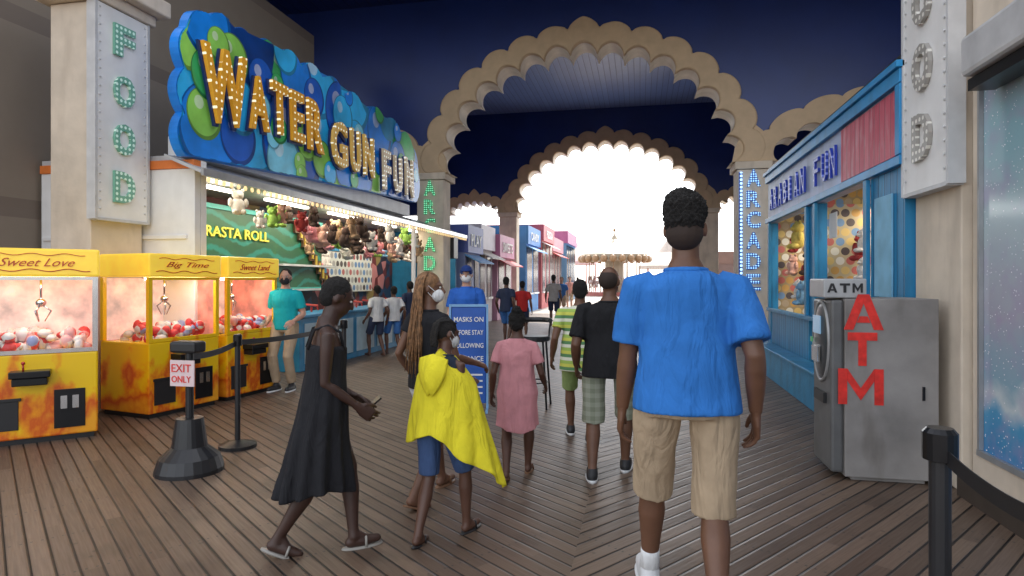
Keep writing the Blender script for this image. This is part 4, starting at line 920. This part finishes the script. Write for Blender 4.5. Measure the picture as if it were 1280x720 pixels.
    if eyes:
        for sx_ in (-1,1):
            cc=link('eye',mesh_of(B().ell(hp(sx_*.031,.083,.014),(.014*s,.009*s,.008*s),M3,10,8),'eye',M('eye_white',(.6,.58,.55),.2),True)); cc.parent=o
            cc2=link('pupil',mesh_of(B().ell(hp(sx_*.031,.0905,.014),(.006*s,.003*s,.006*s),M3,8,6),'pupil',M('eye_dark',(.01,.008,.006),.1),True)); cc2.parent=cc
    return o,J,hp
def cloth(n,c,r=.85): return M('cloth_'+n,c,r,var=.1,scale=10,folds=.7,spec=.25)
wsole=M('white_rubber',(.7,.7,.7),.5); bshoe=M('black_shoe',(.02,.02,.022),.5); sockw=cloth('white_sock',(.75,.75,.75))
man,J,hp=person(g(858,2.78),R(3),1.89,'brown','tall person in bright blue t-shirt and khaki shorts walking away',
  feet=((-.13,.25,.0),(.09,-.22,.03)),lift=(0,.35),hands=((-.255,.13,.81),(.27,.0,.84)),lean=R(3),build=1.12,headturn=R(-12),headpitch=R(3),curl=(.75,.75),neck=.008,
  clothes=[dict(kind='shirt',mat=cloth('bright_blue',(.03,.17,.52)),bottom=-.09,sleeve=.8,sr=.064,sr2=.077,flare=.018,ease=.02,disp=.024),
           dict(kind='shorts',mat=cloth('khaki',(.44,.33,.22)),len=1.1,top=.0,cuff=.088,ease=.01,disp=.02)],hair='hightop',shoes=('sneaker',M('white_shoe',(.6,.6,.6),.5),wsole,sockw),vox=.008)
person(g(762,4.75),R(0),1.63,'brown','stocky person in black t-shirt and grey plaid shorts walking away',
  feet=((-.13,-.12,.0),(.12,.2,.0)),hands=((-.28,.12,.88),(.28,.0,.86)),lean=R(3),build=1.2,headturn=R(-20),
  clothes=[dict(kind='shirt',mat=cloth('black',(.014,.014,.016)),sleeve=.8,sr=.068,sr2=.076,bottom=-.12,flare=.02),dict(kind='shorts',mat=mat_plaid('green_grey_plaid',(.25,.28,.2),(.4,.42,.33)),len=1.08,cuff=.095)],hair='bald',shoes=('sneaker',bshoe,wsole))
person(g(725,5.9),R(5),1.53,'brown','person in green yellow striped top walking away',
  feet=((-.1,.2,0),(.1,-.15,0)),hands=((-.3,.05,.86),(.28,.1,.88)),build=1.1,
  clothes=[dict(kind='shirt',mat=mat_stripes('green_yellow_stripes',[(.35,.5,.1),(.75,.75,.6),(.1,.25,.1),(.6,.6,.1)],.12),sleeve=.6,bottom=-.2,flare=.03),dict(kind='shorts',mat=cloth('green',(.3,.4,.15)),len=.95)],hair='short',shoes=('sneaker',bshoe,wsole))
person(g(646,4.72),R(4),1.29,'dark','girl in pink t-shirt dress walking away',
  feet=((-.09,-.12,.03),(.09,.22,0)),lift=(.4,0),hands=((-.27,.08,.84),(.27,.22,.92)),female=True,build=1.12,lean=R(3),
  clothes=[dict(kind='dress',mat=cloth('soft_pink',(.62,.27,.29)),hem=.52,sleeve=.62,hemr=(.22,.18),pleat=.05)],hair='afrobun',shoes=('sandal',M('sandal_tan',(.2,.1,.05),.6)))
yg=g(550,3.62)
yo,J5,hp5=person(yg,R(-14),1.3,'dark','girl wrapped in yellow hooded towel with denim shorts walking away',
  feet=((-.08,-.18,.0),(.12,.2,0)),lift=(.2,0),hands=((-.12,.26,1.15),(.12,.26,1.15)),female=True,lean=R(7),headturn=R(-35),headpitch=R(10),
  clothes=[dict(kind='shirt',mat=cloth('dark_teal',(.02,.03,.05)),sleeve=0),dict(kind='shorts',mat=cloth('denim',(.05,.09,.2)),len=.95,cuff=.085)],hair='cornrow',shoes=('sandal',blk),mask=cloth('mask_grey',(.5,.5,.5)))
s5=1.3/1.73; NU=90;NV=44; vs=[];fs2=[]
for j in range(NV+1):
    v=j/NV
    for i in range(NU+1):
        u=i/NU; a=R(-222)+R(262)*u
        rx=.20+.085*v+.09*max(0,u-.6)*v*4; ry=.145+.09*v
        dn=.70*v*(1+.6*max(0,(u-.6))*2.2-.14*math.exp(-((u-.5)/.1)**2)*v+.02*math.sin(u*30))
        z=1.44-dn
        z-=.08*abs(math.cos(a))*(1-v)
        if j<10: k_=[.38,.48,.58,.67,.75,.82,.88,.93,.97,1][j]; rx*=k_; ry*=k_; z+=.03*(1-k_)
        vv=max(0,v-.12)
        fold=1+.07*(vv**.8)*math.sin(u*44+v*2+math.sin(u*9))+.05*math.sin(u*17+v*5)*vv
        vs.append(((rx*math.cos(a)*fold+.10*max(0,u-.6)*v*2)*s5,(ry*math.sin(a)*fold+.07)*s5,z*s5))
for j in range(NV):
    for i in range(NU): fs2.append((j*(NU+1)+i,j*(NU+1)+i+1,(j+1)*(NU+1)+i+1,(j+1)*(NU+1)+i))
tw_=B().add(vs,fs2); me=bpy.data.meshes.new('towel'); me.from_pydata(tw_.v,[],tw_.f); me.materials.append(cloth('yellow_towel',(.74,.64,.03))); me.polygons.foreach_set('use_smooth',[True]*len(me.polygons))
to=link('towel',me); to.parent=yo; m_=to.modifiers.new('s','SOLIDIFY'); m_.thickness=.012
# flat hood hanging down the back
vs=[];fs2=[]
for j in range(15):
    v=j/14
    for i in range(17):
        u=i/16*2-1; wd=(.11*(1-v**2.2)+.012); vs.append((u*wd*s5,(-.075-.055*v-.045*math.cos(u*1.5)*(math.sin(v*3)))*s5,(1.425-.27*v-.03*abs(u))*s5))
for j in range(14):
    for i in range(16): fs2.append((j*17+i,j*17+i+1,(j+1)*17+i+1,(j+1)*17+i))
me=bpy.data.meshes.new('towel_hood'); me.from_pydata(vs,[],fs2); me.materials.append(MC['cloth_yellow_towel']); me.polygons.foreach_set('use_smooth',[True]*len(me.polygons))
c_=link('towel_hood',me); c_.parent=yo; m_=c_.modifiers.new('s','SOLIDIFY'); m_.thickness=.015
wp=g(404,3.45); wf=R(-58); wH=1.55
person(wp,wf,wH,'deep','woman in long black strappy dress looking down at phone',
  feet=((.02,.18,.0),(-.02,-.26,.03)),lift=(0,.4),hands=((-.1,.2,.93),(.12,.2,.9)),female=True,lean=R(3),headpitch=R(24),curl=(.9,.9),
  clothes=[dict(kind='dress',mat=cloth('black_dress',(.016,.016,.019)),hem=.38,top=.35,straps=True,hemr=(.2,.22),hemc=(0,-.05),pleat=.13,npl=11)],hair='short',shoes=('sandal',M('sandal_silver',(.3,.28,.25),.4)),eyes=True)
ph=B().box(-.035,.035,-.005,.005,-.07,.07); ph.xf(Matrix.Translation((*wp,0))@Matrix.Rotation(wf,4,'Z')@Matrix.Translation(Vector((.0,.29,.88))*(wH/1.73))@Matrix.Rotation(R(-50),4,'X'))
mk('phone',ph,blkm,label='black phone held in the hands of the woman',cat='phone')
person(g(536,4.3),R(-25),1.58,'brown','woman with long golden braids and white face mask walking',
  feet=((-.1,.25,.0),(.1,-.25,.03)),lift=(0,.4),hands=((-.28,.1,.9),(.22,.3,1.0)),female=True,headturn=R(-55),headpitch=R(5),
  clothes=[dict(kind='shirt',mat=cloth('black_top',(.015,.015,.018)),sleeve=.4),dict(kind='shorts',mat=cloth('white_shorts',(.6,.6,.62)),len=.7)],hair='braids',hatcol=M('golden_brown_braids',(.2,.1,.042),.7,var=.6,scale=45),mask=cloth('mask_white',(.75,.75,.75)),shoes=('sandal',M('sandal_tan',(.2,.1,.05),.6)),eyes=True)
person(g(583,8.3),R(180)+TH,1.72,'light','staff member in blue shirt, cap and white face mask',
  feet=((-.1,0,0),(.1,.05,0)),hands=((-.2,.25,1.05),(.2,.25,1.05)),clothes=[dict(kind='shirt',mat=cloth('royal_blue',(.03,.13,.5)),sleeve=.7),dict(kind='shorts',mat=cloth('khaki',(.44,.33,.22)),len=1.9)],
  hair='cap',hatcol=cloth('navy_cap',(.02,.05,.2)),mask=MC['cloth_mask_white'],eyes=True,shoes=('sneaker',bshoe,wsole),vox=.011)
person(g(357,8.5),R(180)+R(0),1.68,'light','staff member in teal polo and dark mask behind the barrier',
  feet=((-.1,0,0),(.1,.05,0)),hands=((-.24,.2,.98),(.26,.12,.9)),build=1.1,headturn=R(20),clothes=[dict(kind='shirt',mat=cloth('teal',(.01,.38,.42)),sleeve=.7,bottom=-.08),dict(kind='shorts',mat=cloth('khaki',(.44,.33,.22)),len=1.9)],
  hair='short',mask=cloth('mask_black',(.03,.03,.035)),eyes=True,shoes=('sneaker',bshoe,wsole),vox=.011)
def far(px,d,H,skin,top,bot,label,face=0,hair='short',dress=False,ft=.15,mask=None):
    cl=[dict(kind='dress',mat=top,hem=.55,sleeve=.4,hemr=(.2,.17))] if dress else [dict(kind='shirt',mat=top,sleeve=.65),dict(kind='shorts',mat=bot,len=.9 if ft<.3 else 1.85)]
    person(g(px,d),face,H,skin,label,feet=((-.1,ft,0),(.1,-ft,0)),hands=((-.27,.1,.88),(.27,-.05,.86)),clothes=cl,hair=hair,vox=.016,detail=False,shoes=None,group='visitors farther down the pier')
wt=cloth('white_tee',(.65,.65,.65)); dk=cloth('dark_navy',(.03,.04,.08)); rd=cloth('red',(.5,.03,.03)); bl=cloth('mid_blue',(.05,.15,.4)); ky=MC['cloth_khaki']; gy=cloth('grey',(.35,.33,.32)); pk=cloth('salmon',(.6,.3,.25))
far(471,12.3,1.42,'dark',wt,dk,'child in white t-shirt standing at the game counter',R(60))
far(492,12.6,1.4,'dark',wt,bl,'child in white t-shirt watching the game',R(50))
far(512,13.5,1.5,'dark',dk,dk,'person in dark clothes at the game counter',R(60))
far(633,14.5,1.6,'dark',dk,bl,'person in navy top walking down the pier',R(-10))
far(653,15.5,1.5,'brown',rd,dk,'person in red top walking down the pier',R(10))
far(692,20,1.7,'brown',gy,dk,'person in grey top under the second arch',0)
far(702,24,1.65,'light',bl,ky,'person in blue top under the second arch',R(180))
far(712,30,1.7,'light',pk,ky,'person in salmon top out on the sunny pier',R(180))
far(722,38,1.7,'brown',wt,bl,'person in white top out on the sunny pier',0)

# ---------- light ----------
w=bpy.data.worlds.new('World'); scene.world=w; w.use_nodes=True; nt=w.node_tree
sky=nt.nodes.new('ShaderNodeTexSky'); sky.sky_type='NISHITA'; sky.sun_disc=False; sky.sun_elevation=R(52); sky.sun_rotation=R(6); sky.dust_density=2; sky.air_density=1
hs=nt.nodes.new('ShaderNodeHueSaturation'); hs.inputs['Saturation'].default_value=.28; nt.links.new(sky.outputs[0],hs.inputs['Color'])
bg=nt.nodes['Background']; bg.inputs['Strength'].default_value=.54; nt.links.new(hs.outputs[0],bg.inputs['Color'])
sd=bpy.data.lights.new('sun','SUN'); sd.energy=5; sd.angle=R(.5); sd.color=(1,.94,.84); so=bpy.data.objects.new('sun',sd); col.objects.link(so)
el=R(52); az=R(6); dv=Vector((math.sin(az)*math.cos(el),math.cos(az)*math.cos(el),math.sin(el))); so.rotation_euler=dv.to_track_quat('Z','Y').to_euler()
def area(loc,rot,sx_,sy_,e,c=(1,.93,.8)):
    l=bpy.data.lights.new('booth_lamp','AREA'); l.shape='RECTANGLE'; l.size=sx_; l.size_y=sy_; l.energy=e; l.color=c; o=bpy.data.objects.new('booth_lamp',l); col.objects.link(o); o.location=loc; o.rotation_euler=rot
area((-6.2,12,2.84),(0,0,0),.5,10,170,(1,.9,.72)); area((X+.75,8.8,2.38),(0,0,0),.3,4.5,50,(1,.9,.72))

cam=bpy.data.cameras.new('camera'); cam.lens=36*F/1280; cam.sensor_width=36; cam.shift_y=-10/1280; cam.clip_end=3000; cam.clip_start=.05
co=bpy.data.objects.new('camera',cam); col.objects.link(co); co.location=(0,0,CH); co.rotation_euler=(R(90),0,TH); scene.camera=co
scene.view_settings.view_transform='Standard'; scene.view_settings.look='None'; scene.view_settings.exposure=0
